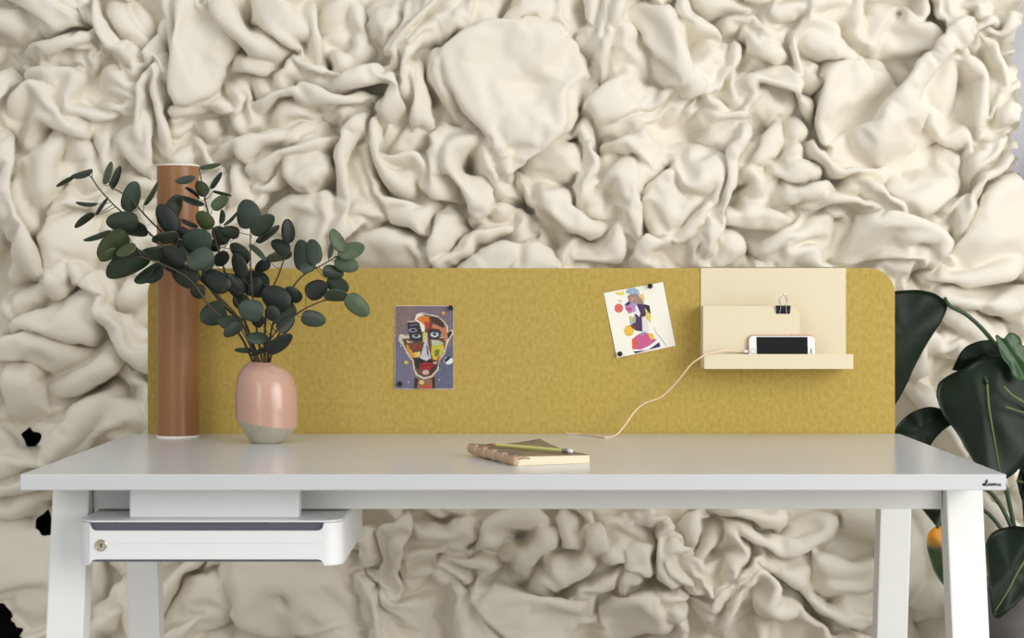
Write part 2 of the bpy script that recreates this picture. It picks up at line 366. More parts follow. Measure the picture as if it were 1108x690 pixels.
# ================================================================ vase
VC=(P(288.5,0,3.43).x, 3.43+CAMY); VR=.0607
vase=thing('vase',(VC[0],VC[1],DT),'pink ceramic vase with slanted pale grey base holding eucalyptus','vase')
VT=np.linspace(0,1,301); _k=np.ones(17)/17
VRR=np.interp(VT,[0,.3,.5,.62,.735,.83,.88,.93,.97,1],[.985,1.0,.99,.965,.905,.815,.745,.64,.50,.36])
VRR=np.convolve(np.pad(VRR,8,'edge'),_k,'valid'); VSH=np.interp(VT,[0,.6,.83,.93,1],[0,-.0003,-.0026,-.0062,-.0112]); VSH=np.convolve(np.pad(VSH,8,'edge'),_k,'valid')
def vprof(t,th):
    """t 0..1 up the pink body, returns (cx shift, r, z)"""
    zc=.0385 - .0095*math.cos(th)+.0015*math.sin(th)      # slanted crease
    zr=.1575-.0012*math.cos(th)
    z=zc+(zr-zc)*t
    r=VR*float(np.interp(t,VT,VRR)); sh=float(np.interp(t,VT,VSH))
    return sh,r,DT+z
n=72; rows=34; g=G(); v=[];f=[]
for i in range(rows+1):
    t=(i/rows)
    t=1-(1-t)**1.7
    for k in range(n):
        th=2*math.pi*k/n; s,r,z=vprof(t,th); v.append((VC[0]+s+r*math.cos(th),VC[1]+r*math.sin(th),z))
rim=rows
for (dr,dzz) in ((-.0015,.0006),(-.0032,-.0004),(-.0040,-.004),(-.003,-.02)):
    for k in range(n):
        th=2*math.pi*k/n; s,r,z=vprof(1,th); v.append((VC[0]+s+(r+dr)*math.cos(th),VC[1]+(r+dr)*math.sin(th),z+dzz))
tot=rows+5
for i in range(tot-1):
    for k in range(n): f.append((i*n+k,i*n+(k+1)%n,(i+1)*n+(k+1)%n,(i+1)*n+k))
mesh('vase_body',v,f,M['pink'],vase)
v=[];f=[]
prof=[(0,0),(.0,.55),(.0,.60)]
rb=.0305
for i in range(13):
    u=i/12
    for k in range(n):
        th=2*math.pi*k/n; s,r,z=vprof(0,th)
        rr=rb+(r-.0004-rb)*u; zz=DT+(z-DT)*u
        if i==0: rr=rb-.001
        v.append((VC[0]+rr*math.cos(th),VC[1]+rr*math.sin(th),zz if i else DT))
for i in range(12):
    for k in range(n): f.append((i*n+k,i*n+(k+1)%n,(i+1)*n+(k+1)%n,(i+1)*n+k))
f.append(tuple(range(n))[::-1])
setp(mesh('vase_base',v,f,M['grey_clay'],vase),'matte pale grey tapered base')
v,f=lathe([(.001,DT+.150),(.019,DT+.150)],(VC[0]-.0105,VC[1]),32,True)
# ================================================================ notebook and pencil
nb=thing('notebook',(.01,.27,DT),'small brown notebook with cream pages and bare linen spine lying on the desk','notebook')
B_=Vector((-.011,2.975+CAMY)); A_=Vector((-.0945,3.165+CAMY)); C_=Vector((.1185,3.02+CAMY)); D_=A_+(C_-B_)
TH=.0165
def nbp(u,v_,w_):
    """u along spine B->A, v from spine to fore edge, w 0..1 thickness"""
    q=B_+(A_-B_)*u+(C_-B_)*v_
    lift=.0065*u**2*(1-v_)**1.5 + .0020*math.sin(u*5)*(1-v_)*u
    curl=.013*max(0,u-.45)**1.6*max(0,v_-.35)**1.3*w_*4
    th=TH*(1-.12*v_)
    return Vector((q.x,q.y,DT+.0003+lift+curl+th*w_))
def slab(u0,u1,v0,v1,w0,w1,nu=14,nv=14,ed=None):
    v=[];f=[]
    for w_ in (w0,w1):
        for i in range(nu+1):
            for j in range(nv+1):
                uu=u0+(u1-u0)*i/nu; vv=v0+(v1-v0)*j/nv
                v.append(nbp(uu,vv,w_))
    m=(nu+1)*(nv+1)
    def I(i,j,l): return l*m+i*(nv+1)+j
    for i in range(nu):
        for j in range(nv):
            f.append((I(i,j,0),I(i,j+1,0),I(i+1,j+1,0),I(i+1,j,0))); f.append((I(i,j,1),I(i+1,j,1),I(i+1,j+1,1),I(i,j+1,1)))
    for i in range(nu): f.append((I(i,0,0),I(i+1,0,0),I(i+1,0,1),I(i,0,1))); f.append((I(i,nv,0),I(i,nv,1),I(i+1,nv,1),I(i+1,nv,0)))
    for j in range(nv): f.append((I(0,j,0),I(0,j,1),I(0,j+1,1),I(0,j+1,0))); f.append((I(nu,j,0),I(nu,j+1,0),I(nu,j+1,1),I(nu,j,1)))
    return v,f
v,f=slab(.006,.994,.02,1,.06,.95); G().add(v,f).obj('page_block',M['page'],nb,smooth=False)
v,f=slab(0,1,0,.995,.955,1.02); G().add(v,f).obj('front_cover',M['cover'],nb,smooth=False)
v,f=slab(0,1,0,.995,0,.055); G().add(v,f).obj('back_cover',M['page'],nb,smooth=False)
# spine with stitched swellings
g=G(); v=[];f=[]; NU=60
dirv=Vector(((C_-B_).x,(C_-B_).y,0)).normalized()
for i in range(NU+1):
    u=i/NU
    bul=.0022+.0022*abs(math.sin(u*math.pi*4.5+.3))
    zt_=.0008*math.cos(u*math.pi*9)
    for k in range(9):
        w_=k/8; b=bul*math.sin(math.pi*(.08+.84*w_))
        q=nbp(u,0,w_*1.0)-dirv*b; q.z+=zt_*(w_-.5)*2
        v.append(q)
for i in range(NU):
    for k in range(8): f.append((i*9+k,i*9+k+1,(i+1)*9+k+1,(i+1)*9+k))
v2=[p+dirv*.006 for p in v]; nn=len(v)
f2=[tuple(x+nn for x in reversed(q)) for q in f]
v=v+v2; f=f+f2
for k in range(8): f.append((k,nn+k,nn+k+1,k+1)); f.append((NU*9+k,NU*9+k+1,nn+NU*9+k+1,nn+NU*9+k))
for i in range(NU): f.append((i*9+8,nn+i*9+8,nn+(i+1)*9+8,(i+1)*9+8)); f.append((i*9,(i+1)*9,nn+(i+1)*9,nn+i*9))
sp=mesh('spine',v,f,M['spine'],nb)
for u in (.2,.4,.6,.8):
    v,f=tube([nbp(u,0,.03)-dirv*.0030,nbp(u,0,.5)-dirv*.0050,nbp(u+.005,0,.97)-dirv*.0030,nbp(u+.01,.02,1.03)],.0005,sides=6,n=4); G().add(v,f).obj('stitch',M['page'],sp)
v,f=tube([nbp(-.004,.06,.72),nbp(-.004,.125,.82),nbp(-.004,.17,.80),nbp(-.006,.20,.70)],.0016,.0009,sides=6,n=4)
setp(G().add(v,f).obj('bookmark_knot',M['wood'],nb),'brown thread knot')
v,f=tube([nbp(-.002,.045,1.0),nbp(-.003,.045,.5),nbp(-.002,.04,.05)],.0004,sides=5,n=3); G().add(v,f).obj('page_crease',M['cover'],nb)
# pencil
p0=nbp(.79,.13,1.02)+Vector((0,0,.0042)); p1=nbp(.06,.80,1.02)+Vector((0,0,.0042))
p1=p1+Vector((0,0,.0008))
dr=(p1-p0).normalized()
pen=thing('pencil',tuple((p0+p1)/2-Vector((0,0,.004))),'lime green pencil with white eraser lying across the notebook','pencil')
L=(p1-p0).length
v,f=tube([p0+dr*.020,p0+dr*(L-.019)],.0037,sides=6,n=2); G().add(v,f).obj('barrel',M['pencil'],pen,smooth=False)
v,f=tube([p0+dr*.020,p0+dr*.006],.0036,.0014,sides=12,n=2); G().add(v,f).obj('wood_cone',M['wood'],pen)
v,f=tube([p0+dr*.006,p0],.0013,.0003,sides=8,n=2); G().add(v,f).obj('lead',M['ink'],pen)
v,f=tube([p0+dr*(L-.019),p0+dr*(L-.007)],.0039,sides=14,n=5); G().add(v,f).obj('ferrule',M['ferrule'],pen)
v,f=tube([p0+dr*(L-.007),p0+dr*(L-.001),p0+dr*L],.0035,.0028,sides=12,n=3); G().add(v,f).obj('eraser',M['eraser'],pen)
# ================================================================ pictures pinned on the panel
FY=PD+CAMY
def card(name,label,corners,ox,oy,sc,base,shapes,pins,pinlabels):
    pts=[P(x,y,PD-.0015) for x,y in corners]
    c=sum(pts,Vector())/4
    t=thing(name,(c.x,FY,min(p.z for p in pts)),label,'picture')
    # slightly bowed card
    def Q(s,u,off=0):
        q=pts[0].lerp(pts[1],s).lerp(pts[3].lerp(pts[2],s),u)
        bow=.0020*(abs(s-u)**1.6)*(1 if True else 0)
        return Vector((q.x,FY-.0008-bow-off,q.z))
    N=10; v=[];f=[]
    for off in (0,.0004):
        for i in range(N+1):
            for j in range(N+1): v.append(Q(i/N,j/N,off))
    m=(N+1)**2
    for i in range(N):
        for j in range(N):
            a=i*(N+1)+j; b=a+1; c_=a+N+2; d=a+N+1
            f.append((a,d,c_,b)); f.append((m+a,m+b,m+c_,m+d))
    for k in range(N):
        for (a,b) in ((k,k+1),(N*(N+1)+k+1,N*(N+1)+k),((k+1)*(N+1),k*(N+1)),(k*(N+1)+N,(k+1)*(N+1)+N)): f.append((a,b,m+b,m+a))
    mesh('card',v,f,M['paper_white'],t,smooth=False)
    # the print: flat shapes layered on the card
    P0,PU,PV=Vector(corners[0]).to_2d(),Vector((corners[1][0]-corners[0][0],corners[1][1]-corners[0][1])),Vector((corners[3][0]-corners[0][0],corners[3][1]-corners[0][1]))
    det=PU.x*PV.y-PU.y*PV.x
    def uvp(x,y):
        w=Vector((ox+x/sc,oy+y/sc))-Vector((corners[0][0],corners[0][1]))
        return ((w.x*PV.y-w.y*PV.x)/det, (PU.x*w.y-PU.y*w.x)/det)
    g=G(); mats=[]; keys={}
    from mathutils.geometry import tessellate_polygon
    for li,(col,poly) in enumerate([(base,None)]+shapes):
        if col not in keys:
            keys[col]=len(mats); mats.append(mat('print_ink',col,.7,noise=None if sum(col)>640 else (tuple(int(max(0,min(255,q*.78))) for q in col),420,4,(1,1,1),.4,.65)))
        if poly is None: uv=[(0,0),(1,0),(1,1),(0,1)]
        elif poly[0]=='e':
            _,ex,ey,ra,rb2=poly; uv=[uvp(ex+ra*math.cos(2*math.pi*k/18),ey+rb2*math.sin(2*math.pi*k/18)) for k in range(18)]
        else: uv=[uvp(*q) for q in poly]
        uv=[(min(.996,max(.004,a)),min(.996,max(.004,b))) for a,b in uv]
        off=.00045+.00004*li
        tr=tessellate_polygon([[Vector((a,b,0)) for a,b in uv]])
        # subdivide so that the print follows the bow of the card
        bm=bmesh.new(); vs=[bm.verts.new((a,b,0)) for a,b in uv]
        for q in tr:
            try: bm.faces.new([vs[i] for i in q])
            except ValueError: pass
        bmesh.ops.subdivide_edges(bm,edges=bm.edges,cuts=6 if poly is None else 1,use_grid_fill=True)
        bm.verts.index_update()
        g.add([Q(x.co.x,x.co.y,off) for x in bm.verts],[tuple(x.index for x in q.verts) for q in bm.faces],keys[col]); bm.free()
    g.obj('print',mats,t,smooth=False)
    for (x,y),lab in zip(pins,pinlabels):
        q=P(ox+x/sc,oy+y/sc,PD-.006)
        v,f=ydisc(q.x,q.z,FY-.0035,[(.0022,.0050),(.0022,.0006),(.0052,.0002),(.0052,-.0012),(.0030,-.0028),(.0024,-.0060),(.0040,-.0078),(.0046,-.0092),(.0040,-.0102),(.001,-.0104)],20)
        setp(G().add(v,f).obj('push_pin',M['black'],None,smooth=False,origin=(q.x,FY,q.z)),lab,'push pin','black pins holding the pictures')
    return t
S1=[((138,116,112),[(20,40),(190,40),(110,180),(30,260),(20,240)]),((104,106,130),[(330,400),(455,340),(455,660),(320,660)]),((118,112,138),[(20,300),(120,420),(160,660),(20,660)]),
((216,208,184),[(60,250),(100,262),(120,250),(104,155),(160,150),(175,100),(215,88),(270,104),(330,112),(385,156),(414,195),(415,235),(438,215),(456,226),(455,250),(425,290),(403,340),(388,400),(355,450),(340,520),(290,574),(230,588),(178,562),(156,520),(146,450),(106,400),(76,340),(46,300),(43,265)]),
((112,74,48),[(66,275),(102,275),(128,250),(112,165),(165,158),(182,112),(215,98),(270,112),(326,122),(380,165),(402,200),(404,262),(400,300),(392,340),(378,395),(345,445),(330,512),(285,562),(232,574),(188,552),(166,515),(156,445),(116,394),(86,335)]),
((226,150,60),[(90,300),(150,330),(210,350),(205,400),(150,430),(112,386)]),((150,60,44),[(130,330),(200,330),(212,350),(160,370)]),((226,200,110),[(150,390),(205,380),(208,420),(165,425)]),
((228,222,212),[(165,145),(178,108),(215,98),(235,112),(222,130),(252,165),(242,190),(237,235),(215,232),(200,170)]),
((228,132,44),[(215,112),(268,122),(275,170),(250,212),(232,180),(175,138)]),((196,66,44),[(240,150),(277,165),(266,212),(238,200)]),
((70,48,46),[(282,118),(340,127),(385,167),(378,204),(300,168)]),((208,124,92),[(300,168),(372,205),(398,194),(406,240),(394,330),(380,262),(350,217),(290,205)]),
((50,46,52),[(106,160),(190,166),(215,222),(225,300),(180,312),(126,285)]),((150,152,158),('e',150,222,32,16)),((34,30,36),('e',152,222,18,9)),((176,178,182),('e',176,266,34,15)),((24,24,28),('e',176,262,15,10)),((120,120,128),[(125,178),(185,176),(188,184),(128,188)]),
((56,52,62),[(270,215),(345,213),(358,250),(345,292),(280,292),(266,250)]),((205,208,214),('e',312,254,31,20)),((18,22,28),('e',314,248,15,14)),((235,235,235),('e',318,244,4,4)),
((194,198,170),[(285,292),(345,296),(382,320),(330,342),(290,336)]),((208,192,60),[(290,338),(380,326),(384,380),(342,448),(302,440),(284,400)]),((120,126,50),[(310,370),(350,365),(345,410),(315,420)]),((200,80,50),[(335,420),(352,412),(345,440),(325,465)]),
((216,202,112),[(225,238),(256,238),(262,305),(224,312)]),((206,206,212),[(234,322),(250,262),(264,332),(286,430),(250,450),(205,430)]),((90,88,100),[(250,330),(262,340),(270,420),(255,400)]),
((42,36,42),[(162,424),(205,434),(248,454),(284,438),(304,456),(300,470),(200,482),(192,514),(166,482)]),((178,38,38),[(195,478),(238,462),(312,470),(292,512),(230,518)]),((96,14,20),[(200,484),(305,476),(300,484),(210,492)]),((216,176,164),('e',246,536,26,18)),((70,44,30),[(285,505),(330,470),(325,520),(280,555)]),
((148,106,76),[(166,572),(225,590),(290,574),(320,560),(318,660),(160,660)]),((206,70,48),('e',255,642,26,18)),((220,190,130),('e',215,610,20,16)),((52,34,30),[(290,580),(316,570),(316,650),(298,655)]),((44,30,30),[(166,575),(190,585),(180,655),(164,655)]),
((38,36,40),[(410,290),(408,245),(430,228),(444,232),(436,255)]),((96,60,38),[(72,285),(100,290),(112,330),(90,325)]),
((206,186,84),('e',101,463,18,14)),((222,222,226),('e',416,448,34,29)),((40,38,46),[(384,440),(410,418),(440,422),(392,468)]),((232,160,72),('e',378,94,15,13)),((210,205,210),('e',345,590,6,5)),((210,205,210),('e',118,608,6,5)),((190,185,195),('e',60,340,5,9))]
card('portrait_picture','small purple picture of a colourful collage face pinned to the yellow panel',[(427.3,330.6),(490.8,330.6),(490.8,420.8),(427.3,420.8)],425,325,6.9,(126,112,124),S1,[(432,55),(52,622)],
 ['black push pin at top right corner of the purple portrait picture','black push pin at bottom left corner of the purple portrait picture'])
def _inner(q,c=(250,330),k=1.022): return [(c[0]+(a-c[0])*k,c[1]+(b-c[1])*k) for a,b in q]
S1=[(c,_inner(q) if c==(112,74,48) else q) for c,q in S1]
_r=random.Random(3); _pal=[(214,150,56),(150,88,48),(190,64,44),(70,44,34),(226,206,160),(96,66,40),(206,180,90),(52,38,36),(232,222,200),(176,120,76)]
_bl=[]
for _i in range(84):
    _a=_r.uniform(0,6.28); _q=math.sqrt(_r.random()); _x=250+_q*118*math.cos(_a); _y=345+_q*185*math.sin(_a)
    if abs(_y-250)<50 and (_x>262 or _x<225): continue
    if 455<_y<520 and 190<_x<310: continue
    _w=_r.uniform(4,12); _h=_r.uniform(5,16); _t=_r.uniform(-1,1)
    _bl.append((_r.choice(_pal),[(_x-_w,_y-_h*.3),(_x-_w*.2+_t*5,_y-_h),(_x+_w,_y-_h*.2),(_x+_w*.5,_y+_h*.9),(_x-_w*.6,_y+_h*.6)]))
_k=[i for i,q in enumerate(S1) if q[0]==(208,124,92)][0]+1
S1=S1[:_k]+_bl[:18]+S1[_k:-9]+_bl[18:]+S1[-9:]
S2=[((246,222,110),[(112,128),(190,112),(196,150),(142,148)]),((246,214,120),[(320,150),(350,128),(367,180),(345,216)]),((168,188,208),[(204,124),(220,95),(280,84),(315,105),(326,152),(270,156)]),
((166,140,130),[(220,152),(290,130),(332,170),(362,212),(330,244),(260,216),(230,192)]),((214,140,120),[(250,160),(285,170),(280,200),(255,195)]),((236,112,104),('e',150,256,36,38)),((200,204,216),[(140,185),(175,190),(170,215)]),
((190,152,192),[(196,222),(250,200),(302,222),(292,282),(232,304),(206,262)]),((206,80,150),[(210,250),(262,250),(252,287),(215,277)]),((60,50,90),[(205,222),(235,195),(250,215),(220,240)]),
((78,52,90),[(300,222),(370,225),(400,235),(412,300),(380,290),(370,326),(340,330),(346,452),(290,442),(240,400),(292,372),(280,300),(318,322)]),((230,226,232),[(285,240),(300,232),(330,300),(318,332),(296,300)]),((38,34,44),[(360,225),(405,236),(417,312),(390,276)]),((242,218,72),[(365,250),(417,322),(416,378),(385,350)]),
((152,182,192),[(240,322),(292,330),(292,376),(244,388)]),((246,206,90),[(248,325),(275,330),(262,372),(248,365)]),((250,202,66),('e',236,442,40,46)),((122,70,52),[(242,395),(290,400),(292,430),(262,425)]),
((214,96,152),[(268,512),(300,482),(380,460),(440,510),(470,522),(400,572),(330,602),(284,596)]),((236,96,54),[(260,512),(302,516),(287,604),(264,592)]),((246,196,62),[(388,464),(430,470),(452,516),(415,518)]),((152,166,190),[(308,474),(384,448),(352,482)]),
((248,246,244),[(270,600),(340,604),(420,572),(478,528),(484,540),(420,588),(345,616),(272,614)]),((62,36,98),[(395,605),(486,542),(497,580),(300,624)]),((48,30,70),[(272,616),(345,618),(400,604),(290,632)]),((200,196,200),[(476,480),(480,478),(552,572),(546,574)]),((206,202,206),[(440,420),(443,418),(478,486),(474,488)]),((222,216,222),[(345,330),(380,330),(400,450),(350,455)])]
card('abstract_picture','tilted white picture with an abstract colourful figure pinned to the yellow panel',[(653.3,317),(717.3,305),(731,374),(667.3,387)],650,300,7.67,(240,236,222),S2,[(411,72),(160,635)],
 ['black push pin at the top of the tilted white picture','black push pin at bottom left corner of the tilted white picture'])
# ================================================================ gathered felt on the wall
FD=4.40                       # distance of the felt's back plane
rng=np.random.RandomState(11)
STEP=1.35
gx=np.arange(-130,1240,STEP); gy=np.arange(-110,800,STEP)
NXX,NYY=len(gx),len(gy)
XX,YY=np.meshgrid(gx,gy)
H=np.zeros_like(XX)
def sm2(pts,n=6):
    return [(p.x,p.y) for p in smooth_path([(a,b,0) for a,b in pts],n)]
def win(x0,x1,y0,y1):
    i0=max(0,int((x0-gx[0])/STEP)); i1=min(NXX,int((x1-gx[0])/STEP)+2)
    j0=max(0,int((y0-gy[0])/STEP)); j1=min(NYY,int((y1-gy[0])/STEP)+2)
    return (slice(j0,j1),slice(i0,i1)) if i1>i0 and j1>j0 else None
def segd(X,Y,pts):
    """distance to polyline, signed side (+ = right hand walking, y down), param 0..1"""
    best=np.full(X.shape,1e9); side=np.zeros(X.shape); par=np.zeros(X.shape)
    L=[0]
    for a,b in zip(pts[:-1],pts[1:]): L.append(L[-1]+math.hypot(b[0]-a[0],b[1]-a[1]))
    T=max(L[-1],1e-6)
    for k,(a,b) in enumerate(zip(pts[:-1],pts[1:])):
        dx_,dy_=b[0]-a[0],b[1]-a[1]; l2=dx_*dx_+dy_*dy_
        if l2<1e-9: continue
        t=np.clip(((X-a[0])*dx_+(Y-a[1])*dy_)/l2,0,1)
        px_=X-(a[0]+t*dx_); py_=Y-(a[1]+t*dy_)
        d=np.hypot(px_,py_); m=d<best
        best=np.where(m,d,best); cr=dx_*(Y-a[1])-dy_*(X-a[0])
        side=np.where(m,np.sign(cr),side); par=np.where(m,(L[k]+t*math.sqrt(l2))/T,par)
    return best,side,par,T
OPS=[]
def Fd(pts,w,z=None,k=None):
    OPS.append(('F',pts,w,rng.uniform(8,17) if z is None else z,rng.uniform(0,1)))
def Sd(poly,z=None,r=None,hh=None,tilt=None):
    OPS.append(('S',poly,rng.uniform(10,19) if z is None else z,r,hh,tilt,rng.uniform(0,1,4)))
def doF(pts,w,z,rnd,CP):
    """a fold of cloth: a rounded crest that drops off steeply on one side and runs out softly on the other"""
    global H
    p=sm2(pts) if len(pts)>2 else pts
    xs=[q[0] for q in p]; ys=[q[1] for q in p]; m=w*2.3
    s=win(min(xs)-m,max(xs)+m,min(ys)-m,max(ys)+m)
    if not s: return
    sg=0.0
    if len(CP):
        q=CP[(CP[:,0]>min(xs)-2*w)&(CP[:,0]<max(xs)+2*w)&(CP[:,1]>min(ys)-2*w)&(CP[:,1]<max(ys)+2*w)]
        if len(q):
            d,sd,par,_=segd(q[:,0],q[:,1],p); k=(d<w*1.6)&(d>w*.3)&(par>.02)&(par<.98); sg=float((sd*k).sum())
    if abs(sg)<1.5:      # otherwise the steep side looks down or left
        dx_=p[-1][0]-p[0][0]; dy_=p[-1][1]-p[0][1]
        rx,ry=-dy_,dx_   # right hand direction (y down)
        sg=1.0 if (ry*.8-rx*.6)>0 else -1.0
        if rnd<.25: sg=-sg
    sg=1.0 if sg>0 else -1.0
    d,sd,par,T=segd(XX[s],YY[s],p)
    end=min(.5,2.2*w/max(T,1))
    tp=np.clip(np.minimum(par,1-par)/end,0,1); tp=.30+.70*np.sin(tp*np.pi/2)
    e=d*sd*sg             # >0 on the steep side
    wc=w*.80*tp; wg=w*1.75*tp
    st=np.sqrt(np.clip(1-(np.clip(e,0,None)/wc)**2,0,1))
    u=np.clip(-e/wg,0,1); gr=(1-u)**1.25*(1+.55*u)
    prof=np.where(e>0,st,gr)
    ok=(e<wc)&(e>-wg)
    amp=(w*1.15+z*.35)*tp
    h=np.where(ok,z*.65*tp+amp*prof-(1-tp)*2,-1e3)
    H[s]=np.maximum(H[s],h)
def doS(poly,z,r,hh,tilt,rn,CP):
    """a flap of cloth: a curved sheet that rises towards its free edge and sinks under its neighbours"""
    global H
    pts=list(poly)
    for _ in range(2):
        o=[]
        for a,b in zip(pts,pts[1:]+pts[:1]): o+=[(a[0]*.8+b[0]*.2,a[1]*.8+b[1]*.2),(a[0]*.2+b[0]*.8,a[1]*.2+b[1]*.8)]
        pts=o
    cx=sum(q[0] for q in pts)/len(pts); cy=sum(q[1] for q in pts)/len(pts)
    pts=[(cx+(a-cx)*1.06,cy+(b-cy)*1.06) for a,b in pts]
    xs=[q[0] for q in pts]; ys=[q[1] for q in pts]
    s=win(min(xs),max(xs),min(ys),max(ys))
    if not s: return
    X,Y=XX[s],YY[s]
    d,_,_,_=segd(X,Y,pts+[pts[0]])
    ins=np.zeros(X.shape,bool)
    for a,b in zip(pts,pts[1:]+pts[:1]):
        c=((a[1]>Y)!=(b[1]>Y))&(X<(b[0]-a[0])*(Y-a[1])/((b[1]-a[1]) if abs(b[1]-a[1])>1e-9 else 1e-9)+a[0])
        ins^=c
    size=min(max(xs)-min(xs),max(ys)-min(ys)); big=max(max(xs)-min(xs),max(ys)-min(ys))
    tx=ty=0.0
    if len(CP):
        q=CP[(CP[:,0]>min(xs)-6)&(CP[:,0]<max(xs)+6)&(CP[:,1]>min(ys)-6)&(CP[:,1]<max(ys)+6)]
        if len(q):
            dq,_,_,_=segd(q[:,0],q[:,1],pts+[pts[0]]); q=q[dq<8]
            if len(q): tx=float((q[:,0]-cx).mean()); ty=float((q[:,1]-cy).mean())
    l=math.hypot(tx,ty)
    if l<size*.12: tx,ty=math.cos(rn[0]*6.28),math.sin(rn[0]*6.28)*.6+.5; l=math.hypot(tx,ty)
    tx/=l; ty/=l
    U=((X-cx)*tx+(Y-cy)*ty)/(size*.5); W=(-(X-cx)*ty+(Y-cy)*tx)/(big*.5)
    rise=min(15,size*.26)
    r=min(r or 9,9,size*.25)
    t=np.clip(d/r,0,1)
    lip=r*.62*(np.sqrt(1-(1-t)**2)-1)
    bend=(rn[1]-.45)*6*W*W+ (rn[2]-.5)*5*np.sin(W*2.6+rn[3]*6)*(.5+.5*np.clip(U,-1,1))
    h=z+5+rise*(.55*np.clip(U,-1.3,1.3)-.15*U*U)+bend*min(1,size/60)+lip
    H[s]=np.where(ins,np.maximum(H[s],h),H[s])
CUTS=[]
def Cr(pts,dep=10,wl=2.4,wr=8):
    """crease; the cloth on the left hand lies on top, the right side sinks under it"""
    CUTS.append(('c',pts,dep,wl,wr))
def Pt(x,y,rx,ry,dep=22,a=0): CUTS.append(('p',x,y,rx,ry,dep,a))
def Ri(pts,w,h): CUTS.append(('r',pts,w,h))
# ---- loose under layer everywhere
for i in range(620):
    x=rng.uniform(-140,1250); y=rng.uniform(-110,800); a=rng.uniform(0,6.28); L=rng.uniform(18,60)
    b=a+rng.uniform(-1.6,1.6)
    inside=(-5<x<1113) and (-5<y<695)
    p=[(x-L*math.cos(a),y-L*math.sin(a)),(x,y),(x+L*math.cos(b),y+L*math.sin(b))]
    Fd(p,rng.uniform(8,16),rng.uniform(-6,5) if inside else rng.uniform(2,14))
# ---- traced folds, upper left
Sd([(-20,-10),(40,0),(62,12),(52,28),(35,36),(12,46),(-20,52)],16,r=10)
Fd([(97,-5),(93,25),(105,42),(125,58),(140,76)],15,14)
Fd([(172,18),(175,32),(165,45),(154,54),(157,67),(170,75),(200,90)],8,14)
Fd([(187,-5),(186,33),(192,65),(202,85)],8,14)
Fd([(115,-5),(128,20),(140,40),(148,55)],14,9)
Fd([(70,5),(80,25),(88,38)],12,6); Fd([(58,-2),(80,6),(90,0)],9,12)
Fd([(140,0),(150,20),(152,40)],10,8)
Fd([(0,66),(30,60),(60,48),(90,50)],17,8)
Fd([(34,82),(29,70),(38,63),(60,60),(78,62),(72,78),(45,80)],7,14)
Fd([(80,88),(84,70),(98,57),(115,62),(137,82)],8,14)
Fd([(90,82),(110,84),(130,95),(140,110)],11,12)
Fd([(0,97),(40,98),(62,100),(70,120),(95,130),(115,122),(140,122)],11,13)
Fd([(100,105),(112,100),(128,108),(132,120)],6,14)
Fd([(-10,88),(40,88),(72,90)],6,12)
Fd([(15,160),(18,130),(28,115),(50,128),(75,145),(90,165)],14,12)
Fd([(146,160),(144,112),(150,94),(160,84),(171,97),(182,125),(195,165)],9,16)
Sd([(105,125),(140,122),(158,130),(162,165),(130,165),(110,150)],10,tilt=(0,-.2))
Fd([(-5,110),(6,125),(10,150)],7,8); Fd([(168,80),(185,95),(195,115)],10,3)
# ---- second tile
Sd([(200,14),(225,5),(240,24),(252,32),(262,48),(247,74),(240,92),(222,102),(206,98),(198,82),(198,45)],17,r=9,tilt=(-.12,.05))
Fd([(196,-5),(205,18),(222,12),(232,20),(228,30)],8,12)
Fd([(256,-8),(254,20),(272,38),(292,50),(304,62)],14,15)
Fd([(225,-5),(245,-2),(248,12),(245,24)],8,8)
Sd([(284,-10),(345,-10),(337,30),(320,36),(330,48),(346,58),(322,50),(303,37),(291,20)],17,r=10,tilt=(.1,0))
Fd([(342,-5),(345,25),(349,50)],8,17)
Fd([(357,8),(372,3),(392,-4)],6,14); Fd([(357,20),(372,14),(390,10)],6,12); Fd([(357,30),(375,30),(386,36)],6,13)
Fd([(255,60),(280,66),(304,71)],9,13); Fd([(275,82),(292,90),(300,100)],10,10)
Fd([(372,38),(368,52),(374,70)],7,13)
Fd([(310,56),(335,60),(360,70),(390,82)],10,11)
Fd([(330,80),(350,88),(378,94)],8,12)
Fd([(316,92),(330,105),(355,120),(385,140)],16,12); Fd([(306,98),(311,80),(320,72),(330,80)],7,17)
Fd([(254,84),(262,100),(258,118),(264,132),(274,128),(279,110),(270,92),(262,83)],5.5,14)
Fd([(261,118),(263,130)],7,15)
Fd([(200,128),(208,108),(230,98),(250,96)],11,12); Fd([(203,120),(204,150)],9,10); Fd([(230,125),(238,150)],9,10); Fd([(225,110),(245,105),(250,125)],9,12)
Fd([(285,128),(298,108),(318,108),(333,122),(331,142)],10,13); Fd([(296,150),(308,134),(325,136),(328,150)],9,14)
# ---- third tile
Sd([(406,-10),(430,-10),(430,25),(422,44),(412,38),(407,22)],17,r=8)
Fd([(434,-5),(441,18),(434,38),(426,60),(418,80)],8,14)
Fd([(396,20),(390,40),(386,58)],9,9); Fd([(380,-5),(392,5),(398,20),(392,32)],8,10)
Fd([(366,36),(374,50),(378,66)],8,13)
Fd([(500,-8),(480,15),(460,32),(440,50),(427,68),(424,88)],9,15)
Fd([(450,-8),(452,15),(445,32)],9,11); Fd([(470,-8),(465,10),(450,28)],9,12); Fd([(488,-5),(495,20),(480,40)],13,11)
Fd([(517,-8),(509,32),(484,50),(458,66),(446,92),(442,120)],10,17)
Fd([(501,12),(497,30),(478,44),(452,58),(438,78)],5,17)
Fd([(350,86),(390,87),(412,92),(420,110),(413,128),(400,150)],15,15)
Sd([(345,108),(362,108),(386,128),(392,140),(370,150),(340,140)],13,r=10)
Sd([(524,-10),(555,-10),(548,15),(536,40),(515,48),(505,42),(518,25)],14,r=9)
Fd([(463,72),(459,100),(460,145)],9,14); Fd([(480,72),(472,105),(470,148)],8,12)
Fd([(497,56),(497,90),(505,130)],11,14)
